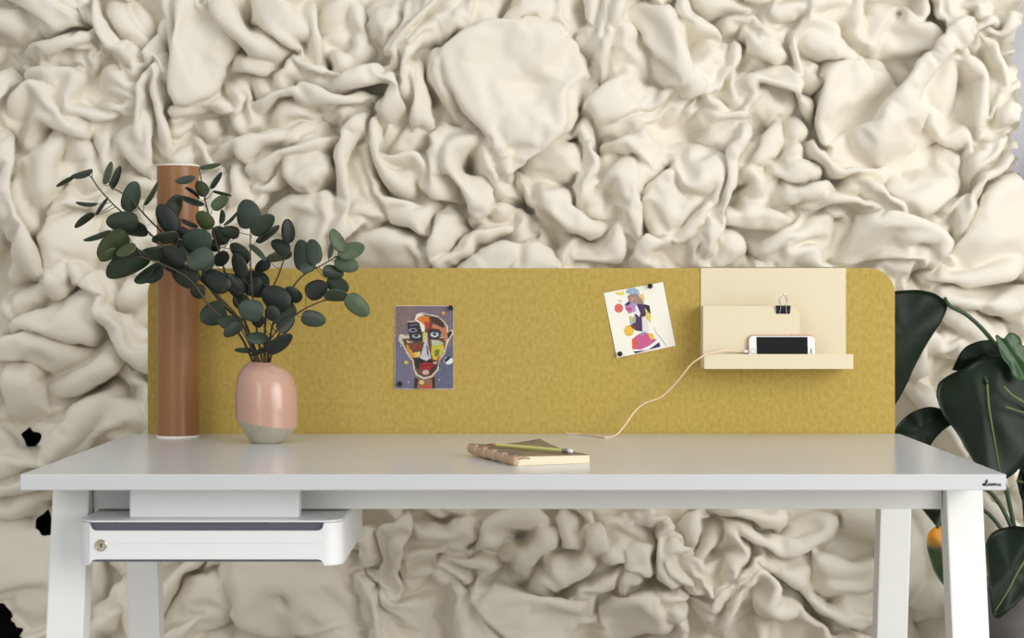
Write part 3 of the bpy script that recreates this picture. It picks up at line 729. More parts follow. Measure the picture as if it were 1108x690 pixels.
Fd([(430,92),(435,110),(428,140)],9,10)
Fd([(492,128),(505,128),(518,135)],7,9)
Sd([(502,72),(515,55),(540,45),(575,42),(600,50),(615,65),(622,85),(624,115),(612,138),(600,152),(588,150),(575,160),(564,180),(552,168),(543,150),(536,138),(520,126),(508,102)],21,r=14,hh=10,tilt=(.03,-.02))
Sd([(546,120),(560,106),(585,100),(603,106),(602,135),(588,152),(575,162),(564,183),(551,168),(543,148)],29,r=8)
# ---- fourth tile
Sd([(547,38),(562,8),(585,2),(598,10),(597,30),(576,40)],14,tilt=(0,-.1))
Fd([(602,-8),(600,35),(608,54)],6,15); Fd([(614,-5),(612,30),(618,50)],9,9)
Fd([(632,-8),(641,20),(633,48),(618,68)],8,15); Fd([(656,-8),(653,25),(643,52),(626,80)],7,15)
Fd([(672,0),(664,40),(648,70),(634,100)],14,12)
Sd([(675,34),(690,28),(720,28),(738,30),(739,70),(735,85),(722,98),(712,95),(695,80),(692,60),(680,42)],19,r=10)
Sd([(655,85),(668,42),(680,42),(690,60),(692,88),(680,93),(657,92)],14,tilt=(.1,0))
Sd([(638,122),(655,92),(682,92),(702,98),(718,103),(702,120),(680,128),(655,136),(646,132)],17,r=9,tilt=(0,-.15))
Fd([(650,142),(672,135),(695,136),(712,142)],9,15)
Fd([(720,100),(705,118),(682,130),(655,136)],5,19); Fd([(741,60),(740,80),(728,100),(715,118)],7,16)
Fd([(733,112),(731,130),(722,148)],6,14); Fd([(720,118),(712,130),(705,136)],7,10)
Fd([(630,90),(636,115),(650,132)],8,10); Fd([(640,78),(648,95)],7,10); Fd([(634,125),(640,155)],9,9)
Fd([(688,-8),(692,5),(705,10),(712,28)],6,14); Fd([(722,-8),(722,20)],9,12); Fd([(680,-10),(684,10),(690,24)],7,13)
# ---- fifth tile
Sd([(731,-10),(746,-8),(760,28),(776,42),(764,46),(737,43),(733,20)],18,r=8)
Sd([(750,-10),(811,-12),(812,18),(795,18),(776,21),(764,14)],16,r=8,tilt=(0,.1))
Fd([(783,44),(790,28),(802,24),(815,26),(830,40),(843,50)],6,15)
Sd([(832,17),(845,13),(870,16),(872,24),(850,29),(836,27)],17,r=5)
Fd([(822,10),(828,30),(842,41),(860,40),(875,30),(870,8),(850,-2),(830,2)],6,14)
Sd([(738,75),(745,58),(760,47),(778,50),(788,58),(785,75),(765,92),(735,112),(728,98)],15,r=9)
Fd([(790,50),(789,70),(776,88),(760,100),(746,110)],5.5,20)
Sd([(720,15),(735,42),(742,60),(732,70),(720,66)],14); Fd([(738,70),(738,90),(725,112)],6,18)
Sd([(798,30),(815,34),(836,48),(842,66),(820,66),(800,52)],15,r=8); Fd([(800,60),(812,68),(808,80)],7,11)
Sd([(806,98),(825,75),(845,71),(858,80),(864,118),(850,106),(835,104),(822,105),(816,114)],18,r=9)
Sd([(812,122),(825,108),(850,108),(858,130),(840,140),(815,138)],7,tilt=(0,-.1))
Fd([(793,75),(794,100),(795,128)],7,14); Fd([(808,80),(803,100),(805,125)],7,12)
Fd([(752,104),(772,116),(792,130)],8,15); Fd([(764,100),(780,104),(786,122)],7,10)
Fd([(786,134),(800,128),(814,118),(822,108)],5.5,19)
Fd([(742,142),(765,134),(795,134),(808,140)],9,15); Fd([(746,108),(741,125),(738,148)],7,11); Fd([(757,125),(750,140)],7,10)
Fd([(857,90),(857,55),(865,38),(882,33),(900,40),(912,52)],6.5,15)
Sd([(870,42),(888,35),(902,45),(914,56),(920,66),(900,69),(882,66),(868,56)],15,r=8)
Fd([(862,85),(880,92),(892,86)],9,11); Fd([(864,70),(880,76),(890,78)],9,9); Fd([(864,100),(872,115),(880,125)],8,12)
Sd([(896,72),(920,68),(945,72),(958,80),(948,122),(935,142),(925,152),(906,150),(893,126),(889,100)],18,r=11,tilt=(-.1,.05))
Sd([(874,18),(885,2),(915,-6),(922,14),(900,18),(886,28)],15)
Fd([(898,32),(905,25),(915,23),(922,30),(918,46)],4.5,12); Fd([(902,40),(912,48)],5,10)
# ---- sixth tile
Fd([(925,-5),(922,20),(924,42),(936,50),(948,32),(962,16)],7,14); Fd([(958,16),(975,20),(986,12),(986,-6)],7,15)
Fd([(936,5),(944,20),(938,34)],8,10)
Sd([(944,30),(985,20),(1012,46),(985,55),(945,56),(937,45)],17,r=9,tilt=(-.1,0))
Sd([(1004,-12),(1052,-12),(1046,14),(1030,30),(1014,50),(1009,30)],18,r=9)
Sd([(1054,-10),(1080,-10),(1078,8),(1060,20),(1048,20)],13)
Fd([(1062,24),(1032,42),(1006,65),(986,92),(962,124),(925,158)],16,27)
Sd([(944,78),(960,80),(976,84),(962,110),(940,132)],11)
Sd([(1010,84),(1020,68),(1036,68),(1034,88),(1026,128),(998,134),(994,120)],17,r=8)
Fd([(1085,5),(1070,25),(1050,40),(1041,58),(1050,78),(1060,96),(1062,120),(1050,142)],9,18)
Fd([(1112,-5),(1100,15),(1085,30),(1066,44)],10,15); Fd([(1082,-8),(1092,4),(1084,18)],7,10)
Fd([(1058,62),(1068,48),(1085,52),(1092,70),(1093,92),(1082,112)],8,12)
Fd([(1070,80),(1078,95),(1074,115)],9,9)
Fd([(1073,132),(1084,112),(1096,98)],5.5,15); Fd([(1078,145),(1092,126),(1110,115)],13,10)
Fd([(1012,142),(1026,150),(1040,142),(1036,128)],4.5,17); Fd([(962,75),(985,70)],8,9); Fd([(940,68),(955,62)],8,8)
Fd([(1044,95),(1040,125)],12,6)
# ---- second row, left
Sd([(16,140),(40,122),(70,130),(90,150),(80,158),(62,152),(50,154),(40,175),(24,174),(16,160)],17,r=9)
Fd([(62,152),(56,190),(58,215),(48,226)],12,15); Fd([(68,158),(86,170),(99,190),(92,208)],10,12)
Fd([(30,192),(30,220),(44,240),(58,250)],9,14); Fd([(14,200),(24,186),(38,188),(44,205),(46,226)],8,11)
Fd([(-8,150),(2,190),(10,220),(28,252),(48,300)],18,15)
Sd([(50,255),(70,240),(100,240),(112,262),(95,300),(60,300)],11,r=12)
Fd([(58,240),(84,226),(106,222)],9,12); Fd([(100,150),(109,170),(111,192)],9,13)
Sd([(118,142),(162,120),(163,165),(156,178),(118,157)],17,r=9)
Fd([(130,188),(165,188)],10,9); Fd([(186,150),(206,182)],11,12); Fd([(168,165),(175,150)],8,14)
Fd([(215,190),(222,230),(215,260)],12,10); Fd([(238,190),(240,225),(244,260)],10,12); Fd([(240,200),(228,170),(215,150)],9,9)
Fd([(240,174),(260,168),(276,155),(286,140)],8,14); Fd([(253,182),(264,200),(268,235)],10,12)
Sd([(272,165),(290,135),(322,140),(336,160),(345,165),(332,178),(315,172),(290,168),(276,185),(266,180)],17,r=10)
Fd([(277,180),(285,196),(305,192),(335,183),(360,170)],9,16)
Fd([(275,200),(286,214),(302,210),(312,196)],7,13)
Sd([(311,194),(325,188),(345,190),(353,205),(350,220),(328,232),(312,216)],18,r=11)
Fd([(345,140),(358,152),(364,166)],10,12)
Fd([(380,145),(371,180),(368,210),(372,240),(376,285)],11,16)
Sd([(382,228),(395,213),(402,225),(398,265),(384,262)],12)
Sd([(305,245),(350,226),(363,236),(363,290),(320,290),(298,260)],13,r=10)
Fd([(272,225),(292,236)],10,10); Fd([(270,250),(280,280)],13,9); Fd([(250,250),(255,285)],12,8)
# ---- second row, third tile
Fd([(404,135),(408,165),(425,185),(440,198),(458,209)],10,17); Fd([(393,158),(402,190),(415,215),(422,240)],7.5,15)
Fd([(420,174),(445,168),(462,172),(469,190),(466,212)],7,17); Fd([(438,185),(452,188),(458,200)],7,10)
Sd([(444,130),(466,130),(470,150),(455,162),(440,158)],12); Fd([(430,130),(425,155)],10,9)
Fd([(485,135),(478,165),(475,190),(478,218)],9,14); Fd([(488,165),(496,190),(506,214)],7,12)
Fd([(528,148),(506,156),(495,166),(498,182),(512,200),(520,222)],7.5,18)
Sd([(496,165),(506,180),(526,182),(540,198),(530,206),(520,230),(507,215),(499,195)],18,r=8)
Sd([(524,160),(530,138),(556,138),(561,165),(571,197),(553,208),(540,196),(528,175)],19,r=9)
Sd([(528,210),(540,200),(552,215),(546,230),(528,230)],13,r=6)
Sd([(470,235),(480,224),(502,240),(496,262),(480,288),(470,270)],18,r=8)
Sd([(500,262),(515,228),(546,226),(550,245),(532,260),(515,275),(490,290),(484,280)],16,r=9)
Sd([(424,214),(466,214),(469,235),(456,262),(440,254),(424,248)],13,r=9,tilt=(0,-.15))
Sd([(400,270),(430,260),(452,272),(470,296),(395,296)],16,r=8); Fd([(455,270),(474,284)],9,10)
Sd([(502,296),(522,273),(550,264),(572,270),(592,296)],19,r=10)
Fd([(380,215),(396,200),(406,222),(405,250)],10,11); Fd([(386,250),(400,262)],11,10)
Fd([(500,232),(512,226),(520,232)],6,13); Fd([(556,215),(558,245),(566,262)],6,11)
# ---- second row, fourth tile
Sd([(582,172),(595,156),(610,154),(624,165),(623,178),(612,192),(600,188),(592,202),(584,190)],17,r=8)
Fd([(568,180),(577,205),(585,225),(600,243),(612,252)],7,16)
Fd([(600,188),(592,204),(605,225),(625,238),(645,243)],14,19)
Fd([(628,135),(632,165),(623,190),(620,218)],6,17); Fd([(641,148),(637,180),(631,200),(626,222)],6.5,18); Fd([(648,188),(640,205),(640,225),(649,238)],7.5,16)
Sd([(658,160),(700,148),(732,142),(727,175),(706,202),(692,214),(685,190),(670,166)],16,r=10)
Sd([(655,200),(665,190),(684,188),(689,210),(693,235),(691,262),(682,298),(665,298),(660,250),(663,225)],19,r=9)
Sd([(700,215),(722,193),(736,215),(750,219),(741,236),(718,257),(709,262),(701,235)],17,r=8,tilt=(-.1,0))
Fd([(695,222),(706,245),(708,262)],5,14); Fd([(693,222),(712,204),(728,188)],6,14)
Sd([(724,163),(740,163),(762,168),(759,210),(745,215),(734,210),(724,190)],20,r=12)
Fd([(768,212),(746,245),(720,262),(708,280)],10,17)
Sd([(680,290),(690,262),(700,254),(713,265),(709,276),(697,296)],20,r=7)
Sd([(606,290),(612,265),(635,255),(656,238),(662,262),(656,284),(625,286)],15,r=10)
Fd([(612,250),(604,265),(597,290)],5.5,17); Sd([(556,272),(572,261),(596,278),(592,298),(556,298)],17,r=8)
Sd([(725,284),(760,250),(792,238),(780,272),(745,296)],15,r=8); Fd([(610,170),(632,196)],5,11)
# ---- second row, fifth tile
Sd([(750,163),(770,143),(797,138),(782,166),(772,170)],15,r=6); Sd([(738,168),(771,168),(774,200),(776,240),(760,262),(740,258)],16,r=9)
Fd([(774,168),(778,210),(776,243)],4.5,19)
Fd([(802,142),(790,180),(786,212),(782,237),(768,260),(752,288)],12,17)
Fd([(814,156),(807,180),(803,202)],4.5,17); Sd([(817,182),(828,150),(846,143),(849,165),(838,184)],15,r=7)
Fd([(885,145),(893,163),(918,177),(945,183)],10,19)
Fd([(848,158),(862,150),(880,148)],8,13); Fd([(850,178),(865,166),(884,166)],10,13)
Sd([(838,182),(860,171),(880,172),(895,185),(880,196),(858,203),(845,192)],17,r=8)
Fd([(842,220),(870,210),(895,202),(908,203)],11,18); Fd([(805,196),(822,192),(832,205),(830,222)],7.5,16)
Sd([(838,194),(850,194),(857,203),(846,212),(836,206)],15,r=5)
Fd([(790,247),(804,232),(830,228),(850,236),(866,228)],10,17)
Sd([(760,278),(780,249),(800,249),(813,262),(808,276),(790,284)],18,r=9)
Sd([(840,262),(870,249),(887,244),(902,260),(906,292),(850,284),(828,276)],17,r=9)
Fd([(822,272),(850,260),(868,248),(874,234)],8,16)
Fd([(872,242),(880,225),(900,218),(922,223),(942,237)],10,18); Fd([(891,252),(904,246),(916,240)],5.5,17)
Sd([(903,258),(920,244),(926,265),(918,290),(905,284)],9,r=6); Sd([(925,243),(945,238),(945,292),(920,296)],15,r=8)
Fd([(812,288),(850,284),(895,288)],7,18); Fd([(795,285),(812,278),(820,288)],5,14); Fd([(818,250),(835,258),(842,270)],10,6)
Fd([(812,225),(822,236)],5,8); Fd([(905,206),(925,200),(940,202)],8,12)
# ---- second row, sixth tile
Sd([(914,136),(986,134),(976,160),(955,171),(930,166),(906,160)],16,r=8); Fd([(987,138),(973,160),(955,173)],4.5,19)
Fd([(906,168),(935,178),(960,179),(980,170)],9,18)
Sd([(958,186),(985,165),(1016,153),(1023,165),(1016,190),(1005,216),(990,223),(970,212)],17,r=10)
Fd([(923,190),(945,200),(966,218),(990,231)],11,17); Fd([(906,222),(930,226),(950,238),(964,243)],9,16)
Sd([(928,246),(960,236),(990,245),(1010,260),(1012,276),(985,283),(945,292),(916,294)],18,r=11)
Fd([(1020,140),(1036,145),(1036,165),(1030,192)],5.5,15); Fd([(1024,160),(1020,185),(1008,212)],6,15)
Fd([(1005,215),(1016,222),(1031,210),(1031,226),(1022,248)],6.5,17)
Fd([(1085,153),(1060,170),(1038,192)],13,16); Fd([(1095,165),(1076,190),(1051,215),(1026,248)],11,17)
Sd([(1028,262),(1060,225),(1085,214),(1112,222),(1112,252),(1091,262),(1086,296),(1028,296)],15,r=10)
Fd([(992,226),(1000,236),(1012,240)],7,11); Fd([(948,290),(975,286),(1000,290),(1007,272)],6,19)
Fd([(1012,262),(1022,276),(1035,284)],8,14); Fd([(960,180),(945,192)],7,11); Fd([(1100,160),(1100,200)],11,9)
# ---- right band
Fd([(940,292),(965,287),(985,288),(1001,291)],8,17); Fd([(955,308),(978,302),(998,295)],9,14)
Fd([(1003,298),(1038,303),(1062,297),(1088,285)],9,18); Fd([(1006,320),(1040,332),(1075,337),(1098,325),(1106,303)],13,15)
Fd([(1085,300),(1100,290),(1112,288)],9,11); Fd([(1075,350),(1095,360),(1115,370)],12,13)
Sd([(1018,344),(1040,342),(1080,376),(1062,388),(1028,362)],16,r=9); Fd([(1025,402),(1042,391),(1082,378)],10,14)
Fd([(1038,362),(1025,385),(1008,405)],9,14); Fd([(1008,366),(995,400),(983,430)],11,13); Fd([(1000,345),(1012,330)],13,9)
Fd([(985,330),(1010,335)],12,9); Fd([(970,330),(975,400)],12,8); Fd([(985,440),(1010,470),(1030,500)],14,12)
Fd([(1040,440),(1070,480),(1110,470)],15,8)
# ---- left band
Fd([(3,310),(12,326),(30,322),(46,310),(42,298)],8,15); Fd([(20,282),(8,305)],8,11); Fd([(45,282),(60,300),(66,326)],13,14); Fd([(78,278),(86,300),(76,318)],9,13)
Sd([(12,342),(60,330),(92,320),(97,330),(92,372),(60,363)],18,r=9)
Fd([(97,322),(110,337),(125,355),(140,385),(158,408)],15,17); Sd([(84,312),(110,293),(132,318),(126,334),(100,326)],16,r=9)
Fd([(150,352),(156,370),(162,376)],8,15); Fd([(140,300),(150,330)],13,11); Fd([(148,275),(160,310)],9,9)
Fd([(-5,386),(30,366),(60,376),(92,388)],13,14); Fd([(-5,350),(8,360)],12,10)
Sd([(16,396),(50,396),(52,420),(62,442),(25,452),(14,430)],16,r=9); Fd([(0,440),(2,410),(14,394),(30,394)],7,13)
Fd([(58,422),(95,406),(135,386)],15,16); Fd([(32,450),(65,456),(92,436)],10,15); Fd([(8,448),(25,462),(50,472)],5,16)
Fd([(-10,478),(12,462),(22,482)],15,12); Fd([(-20,505),(0,502),(40,486),(76,466),(100,442),(107,428)],18,18)
Sd([(92,432),(110,423),(114,444),(147,444),(144,466),(100,482),(70,497),(40,502)],18,r=11)
Fd([(110,420),(124,407),(136,417)],8,13); Fd([(98,488),(132,474)],6.5,15); Fd([(150,435),(145,475)],9,10); Fd([(126,425),(145,435)],8,9)
Fd([(-10,530),(30,520),(80,510)],20,12)
# ---- below the desk
Fd([(-6,554),(20,563),(52,550)],10,14); Fd([(-10,575),(15,580),(35,588)],9,9)
Sd([(-10,592),(20,584),(54,576),(56,700),(25,700),(6,658),(-10,640)],9,r=10,tilt=(.05,.02)); Fd([(60,560),(90,590),(92,640)],14,8)
Fd([(92,640),(112,642),(142,618)],10,13); Fd([(95,690),(110,660),(140,650)],14,11); Fd([(120,600),(150,590)],15,8)
Sd([(256,622),(300,610),(370,615),(386,640),(397,684),(330,700),(272,700),(261,652)],17,r=14,hh=9)
Fd([(172,664),(205,641),(238,612)],13,15); Sd([(178,684),(230,640),(255,650),(264,700),(178,706)],10,r=12)
Fd([(240,640),(250,625),(256,612)],7,12); Fd([(370,612),(386,600),(396,580),(402,556)],13,13)
Sd([(398,575),(452,552),(446,600),(436,642),(400,632),(374,622)],17,r=9)
Fd([(448,566),(475,570),(500,560),(522,540)],10,16); Sd([(445,580),(480,574),(510,560),(527,548),(505,590),(480,602),(450,600)],13,r=8)
Fd([(535,594),(531,567),(545,554),(566,551),(583,559)],8.5,17); Fd([(592,560),(576,585),(558,608)],8.5,18); Fd([(548,590),(556,600)],9,10)
Fd([(600,540),(606,568),(622,581)],8,14); Fd([(584,588),(600,606),(619,600),(627,578)],9,16)
Fd([(642,545),(636,575),(624,594)],13,13); Sd([(638,592),(665,543),(674,565),(669,592),(650,598)],16,r=8)
Fd([(573,628),(598,611),(622,605)],9,17); Fd([(598,632),(638,621),(658,604)],10,16); Fd([(560,618),(575,605)],8,11)
Fd([(475,604),(500,599),(543,606)],5.5,16); Fd([(476,606),(500,616),(517,634)],5.5,16); Fd([(520,612),(530,622)],8,10)
Sd([(440,600),(472,606),(505,625),(495,634),(475,629),(460,642),(438,636)],11,r=7)
Sd([(368,630),(404,636),(402,700),(368,700)],11,r=9); Sd([(400,640),(442,640),(482,656),(468,700),(398,700)],15,r=10)
Sd([(438,648),(470,634),(500,634),(530,655),(562,700),(430,700)],12,r=12)
Sd([(518,627),(560,631),(642,639),(654,648),(622,665),(604,700),(550,700),(528,665)],17,r=6,hh=4,tilt=(0,-.04))
Sd([(668,573),(692,580),(682,610),(666,642),(653,648)],19,r=8); Sd([(652,648),(692,640),(702,660),(702,700),(640,700),(644,665)],17,r=10)
Fd([(688,545),(714,550),(718,568),(700,577)],8,14); Fd([(722,545),(711,590),(718,634)],6.5,16); Fd([(738,555),(722,600),(737,634)],8,15); Fd([(688,640),(732,652)],8,16)
Fd([(700,660),(730,680)],14,9); Fd([(640,610),(655,630)],9,8); Fd([(700,585),(698,600)],7,12)
Fd([(796,548),(840,553),(866,547)],9,15); Fd([(798,570),(830,591),(860,591),(886,571),(908,556)],10.5,17); Fd([(815,575),(850,574),(880,560)],9,9)
Fd([(868,601),(888,606),(896,613),(915,610),(938,594)],9,18); Fd([(880,626),(920,623),(948,594)],10,16); Fd([(900,548),(930,560),(950,580)],16,12)
Fd([(788,592),(800,584),(809,600),(796,620),(780,637)],8.5,17); Fd([(744,600),(755,599),(761,622)],6.5,16); Fd([(742,668),(770,646),(810,630),(834,614)],12,17)
Fd([(748,577),(765,561),(782,554)],8.5,15); Sd([(820,612),(850,604),(872,607),(874,642),(830,632)],14,r=9)
Fd([(766,700),(798,656),(820,644),(833,660),(831,700)],12,16); Fd([(898,650),(930,656),(948,640)],8,15); Fd([(868,640),(890,650),(920,663),(938,660)],6.5,17)
Sd([(906,630),(948,624),(958,652),(925,662),(908,650)],13,r=8); Fd([(840,660),(846,700)],11,13); Fd([(900,690),(950,680)],14,12); Fd([(850,665),(875,690)],11,5)
Fd([(988,600),(1004,642)],13,13); Fd([(1003,700),(1014,652),(1030,638)],11,15); Fd([(988,670),(1000,690)],10,9); Fd([(985,560),(1010,580)],14,10)
Fd([(1065,540),(1090,560),(1115,575)],16,14); Fd([(1080,600),(1110,640)],18,6); Fd([(760,600),(790,570)],8,9); Fd([(960,560),(965,640)],14,12)
# ---------------- creases
C_=Cr
for a in [([(0,49),(13,44),(35,35),(54,27),(63,14)],11),([(63,13),(50,6),(39,-2)],8),([(87,0),(90,40),(103,55),(122,67),(135,80)],9),([(144,72),(142,52),(126,39),(100,22)],9),
 ([(118,63),(132,70)],8),([(-5,87),(28,86),(72,84)],9),([(70,111),(87,115),(108,125),(122,121),(142,124)],10),([(-5,108),(12,112),(28,107),(48,118),(70,133),(90,150)],9),
 ([(163,155),(161,120),(158,104)],9),([(83,75),(104,74),(130,85),(139,93)],7),([(200,14),(196,50),(196,82),(204,98),(222,101),(240,93),(247,86)],9),([(247,75),(263,48),(250,30),(240,24)],8),
 ([(284,0),(292,22),(303,35),(322,50),(345,57)],9),([(317,33),(326,34),(337,32)],8),([(352,0),(353,48)],9),([(250,76),(275,77),(302,76)],9),([(280,92),(287,104)],7),
 ([(319,78),(326,86),(345,91),(360,97),(375,106)],12),([(248,118),(245,130),(252,148)],7),([(196,125),(200,108)],7),([(228,125),(229,150)],7),([(300,125),(312,119),(326,125)],9),
 ([(360,18),(375,16),(386,5)],7),([(360,33),(384,33),(389,43)],8),([(407,0),(408,25),(421,43)],9),([(422,43),(430,25),(432,5)],8),([(415,76),(390,72),(362,66)],8),
 ([(360,102),(372,106),(395,100),(407,112),(404,130)],14),([(380,146),(392,135)],8),([(468,37),(479,26)],7),([(452,68),(475,53),(498,46)],8),([(483,72),(483,105),(478,125)],9),
 ([(568,2),(552,15),(542,35)],9),([(505,102),(520,126),(535,140)],9),([(558,41),(575,38),(592,42)],8),([(645,10),(645,30),(635,50),(619,72)],9),([(670,35),(662,58),(651,80),(644,94)],12),
 ([(679,38),(690,52),(693,68),(715,82),(723,96)],11),([(716,102),(700,96),(680,90)],9),([(652,139),(675,133),(700,123),(722,108),(734,90)],9),([(640,75),(639,97)],9),
 ([(623,90),(629,116)],7),([(625,118),(636,119),(649,133)],9),([(730,0),(734,25),(737,43)],8),([(783,46),(765,35),(757,18),(749,2)],9),([(757,12),(768,21),(790,17),(811,18)],10),
 ([(832,15),(836,27),(850,30),(871,27)],9),([(841,50),(848,43),(862,36)],7),([(737,45),(742,60),(741,75)],9),([(795,90),(800,78),(816,60)],8),([(811,88),(818,75)],8),
 ([(815,118),(822,107),(835,105),(853,108),(858,125)],13),([(768,100),(780,105),(785,120)],8),([(742,105),(738,120),(740,142)],8),([(745,141),(756,133),(770,136)],7),
 ([(870,60),(885,67),(897,71),(916,67)],9),([(893,75),(890,95),(888,110),(893,128),(905,150)],8),([(880,28),(895,19),(915,15)],8),([(940,57),(960,58),(990,55),(1012,48)],10),
 ([(1011,45),(1000,32),(986,22)],8),([(1014,50),(1031,28),(1043,18),(1050,5)],9),([(1003,0),(1008,25),(1012,45)],8),([(1002,57),(990,66),(975,92),(955,120),(941,135)],11),
 ([(990,118),(997,105),(1008,85),(1022,68),(1035,63)],10),([(1023,128),(1030,95),(1034,70)],9),([(1052,50),(1050,74)],10),([(1066,42),(1078,25),(1090,10)],9),([(1075,131),(1088,115)],8),
 ([(52,288),(42,255),(28,235),(15,205),(12,178)],9),([(60,230),(60,247)],8),([(90,150),(95,170),(101,192)],8),([(118,150),(117,176)],7),([(118,156),(135,166),(156,178)],9),([(157,176),(164,160),(163,140)],8),
 ([(165,150),(180,158),(190,166)],8),([(135,193),(165,199)],7),([(238,165),(250,160)],8),([(253,185),(255,232)],7),([(262,172),(270,190),(275,216)],7),([(283,170),(300,171),(320,176)],10),
 ([(275,196),(290,202),(308,196)],9),([(312,192),(311,215),(328,234)],9),([(328,234),(351,221),(357,205)],10),([(340,150),(355,165),(365,160)],8),([(366,160),(358,185),(357,215),(362,247)],10),
 ([(381,256),(379,220),(385,185),(391,165)],10),([(285,265),(295,275)],7),([(398,165),(412,188),(430,202),(456,213)],13),([(390,190),(403,207),(415,230),(421,246)],9),([(409,185),(419,200),(423,222)],8),
 ([(431,180),(450,181)],9),([(466,161),(440,163),(420,168)],8),([(473,165),(472,185),(468,212)],9),([(490,178),(497,195),(507,213)],14),([(521,229),(530,210),(539,199)],9),([(522,160),(530,178),(545,200),(554,213)],9),
 ([(568,197),(560,170),(557,142)],9),([(472,230),(470,260),(475,286)],9),([(490,276),(501,255),(511,240),(513,226)],9),([(415,262),(426,245)],7),([(500,290),(520,272),(550,262),(575,268)],9),([(545,245),(541,270)],7),([(560,268),(562,292)],6),
 ([(565,180),(583,166)],9),([(595,150),(610,154),(626,152)],10),([(566,185),(572,210),(585,232),(609,253)],9),([(648,240),(630,228),(616,215),(612,204)],9),([(590,222),(605,240),(625,251),(641,252)],11),([(630,150),(628,187)],9),
 ([(648,140),(652,167)],10),([(649,203),(643,208)],10),([(655,155),(675,155),(697,149)],9),([(676,172),(688,180),(689,192)],8),([(660,203),(663,226)],8),([(727,187),(712,196),(695,213)],12),
 ([(716,260),(735,247),(749,230),(757,214)],13),([(694,222),(700,238),(709,257)],12),([(727,195),(737,213),(755,213),(766,200)],10),([(712,272),(705,285)],9),([(610,286),(635,282),(658,281)],9),
 ([(752,163),(771,169),(779,182)],9),([(795,150),(781,175),(780,215),(779,241)],9),([(790,237),(799,205),(801,185),(812,160)],9),([(875,160),(890,176),(915,185),(942,190)],11),([(848,191),(858,202),(875,199),(893,188)],10),
 ([(820,224),(850,226),(875,224),(902,213)],11),([(895,193),(870,204),(845,211)],9),([(795,249),(815,246),(835,248),(846,257)],13),([(893,240),(905,236),(920,241),(938,245)],10),([(825,281),(856,275)],9),([(795,278),(820,275),(836,278)],8),
 ([(985,150),(964,170)],8),([(970,211),(985,224),(1006,216)],9),([(948,190),(966,180)],7),([(928,215),(945,229),(959,237)],10),([(975,235),(990,231),(1004,239)],9),([(975,275),(996,270)],7),([(1025,170),(1021,202)],9),([(1036,160),(1033,192)],8),
 ([(1050,176),(1066,160)],8),([(1090,157),(1083,174),(1058,198)],10),([(1028,254),(1045,233),(1065,215),(1085,212),(1106,217)],12),([(1015,262),(1025,275)],8),([(1005,248),(1017,252),(1014,268)],9),([(1002,292),(1005,314)],9),
 ([(965,301),(978,296)],7),([(1018,306),(1050,313),(1075,306),(1093,295)],11),([(1052,336),(1070,351),(1087,356)],9),([(1037,370),(1019,389)],10),([(15,346),(45,359),(70,369),(89,371)],11),([(98,328),(97,367)],8),
 ([(68,321),(86,312)],8),([(97,370),(110,379),(125,400),(150,416)],10),([(-5,378),(35,371)],7),([(0,396),(30,389),(54,400)],9),([(60,446),(80,431),(105,416),(132,399)],11),([(8,448),(25,461),(48,470)],8),([(108,446),(120,435),(131,424)],9),
 ([(85,493),(100,481),(132,470)],12),([(135,465),(139,482)],8),([(0,560),(30,580),(46,577)],9),([(0,633),(46,627)],6),([(92,636),(112,641),(141,619)],11),([(180,674),(210,656),(241,618)],12),([(250,625),(262,640),(268,690)],9),
 ([(408,571),(405,600),(384,620)],9),([(437,640),(446,600),(453,560)],10),([(460,601),(490,596),(510,576),(522,555)],11),([(550,586),(560,575),(576,570)],11),([(540,598),(560,613)],9),([(560,630),(580,606),(583,594)],12),([(585,626),(605,619),(626,615)],10),
 ([(407,638),(413,655),(436,666)],9),([(520,628),(523,646),(545,675),(559,692)],10),([(760,582),(790,560)],12),([(790,558),(810,572),(850,566),(872,550)],13),([(825,592),(855,603),(886,598)],11),([(765,606),(770,595),(786,588)],12),
 ([(740,662),(760,646),(800,631)],11),([(750,591),(772,570)],9),([(815,628),(850,641),(871,646)],10),([(855,651),(880,656),(901,673)],12),([(990,662),(1010,646),(1026,630)],10),([(655,600),(690,612),(700,640)],8),([(440,600),(470,606)],7)]:
    Cr(a[0],a[1]*1.25)
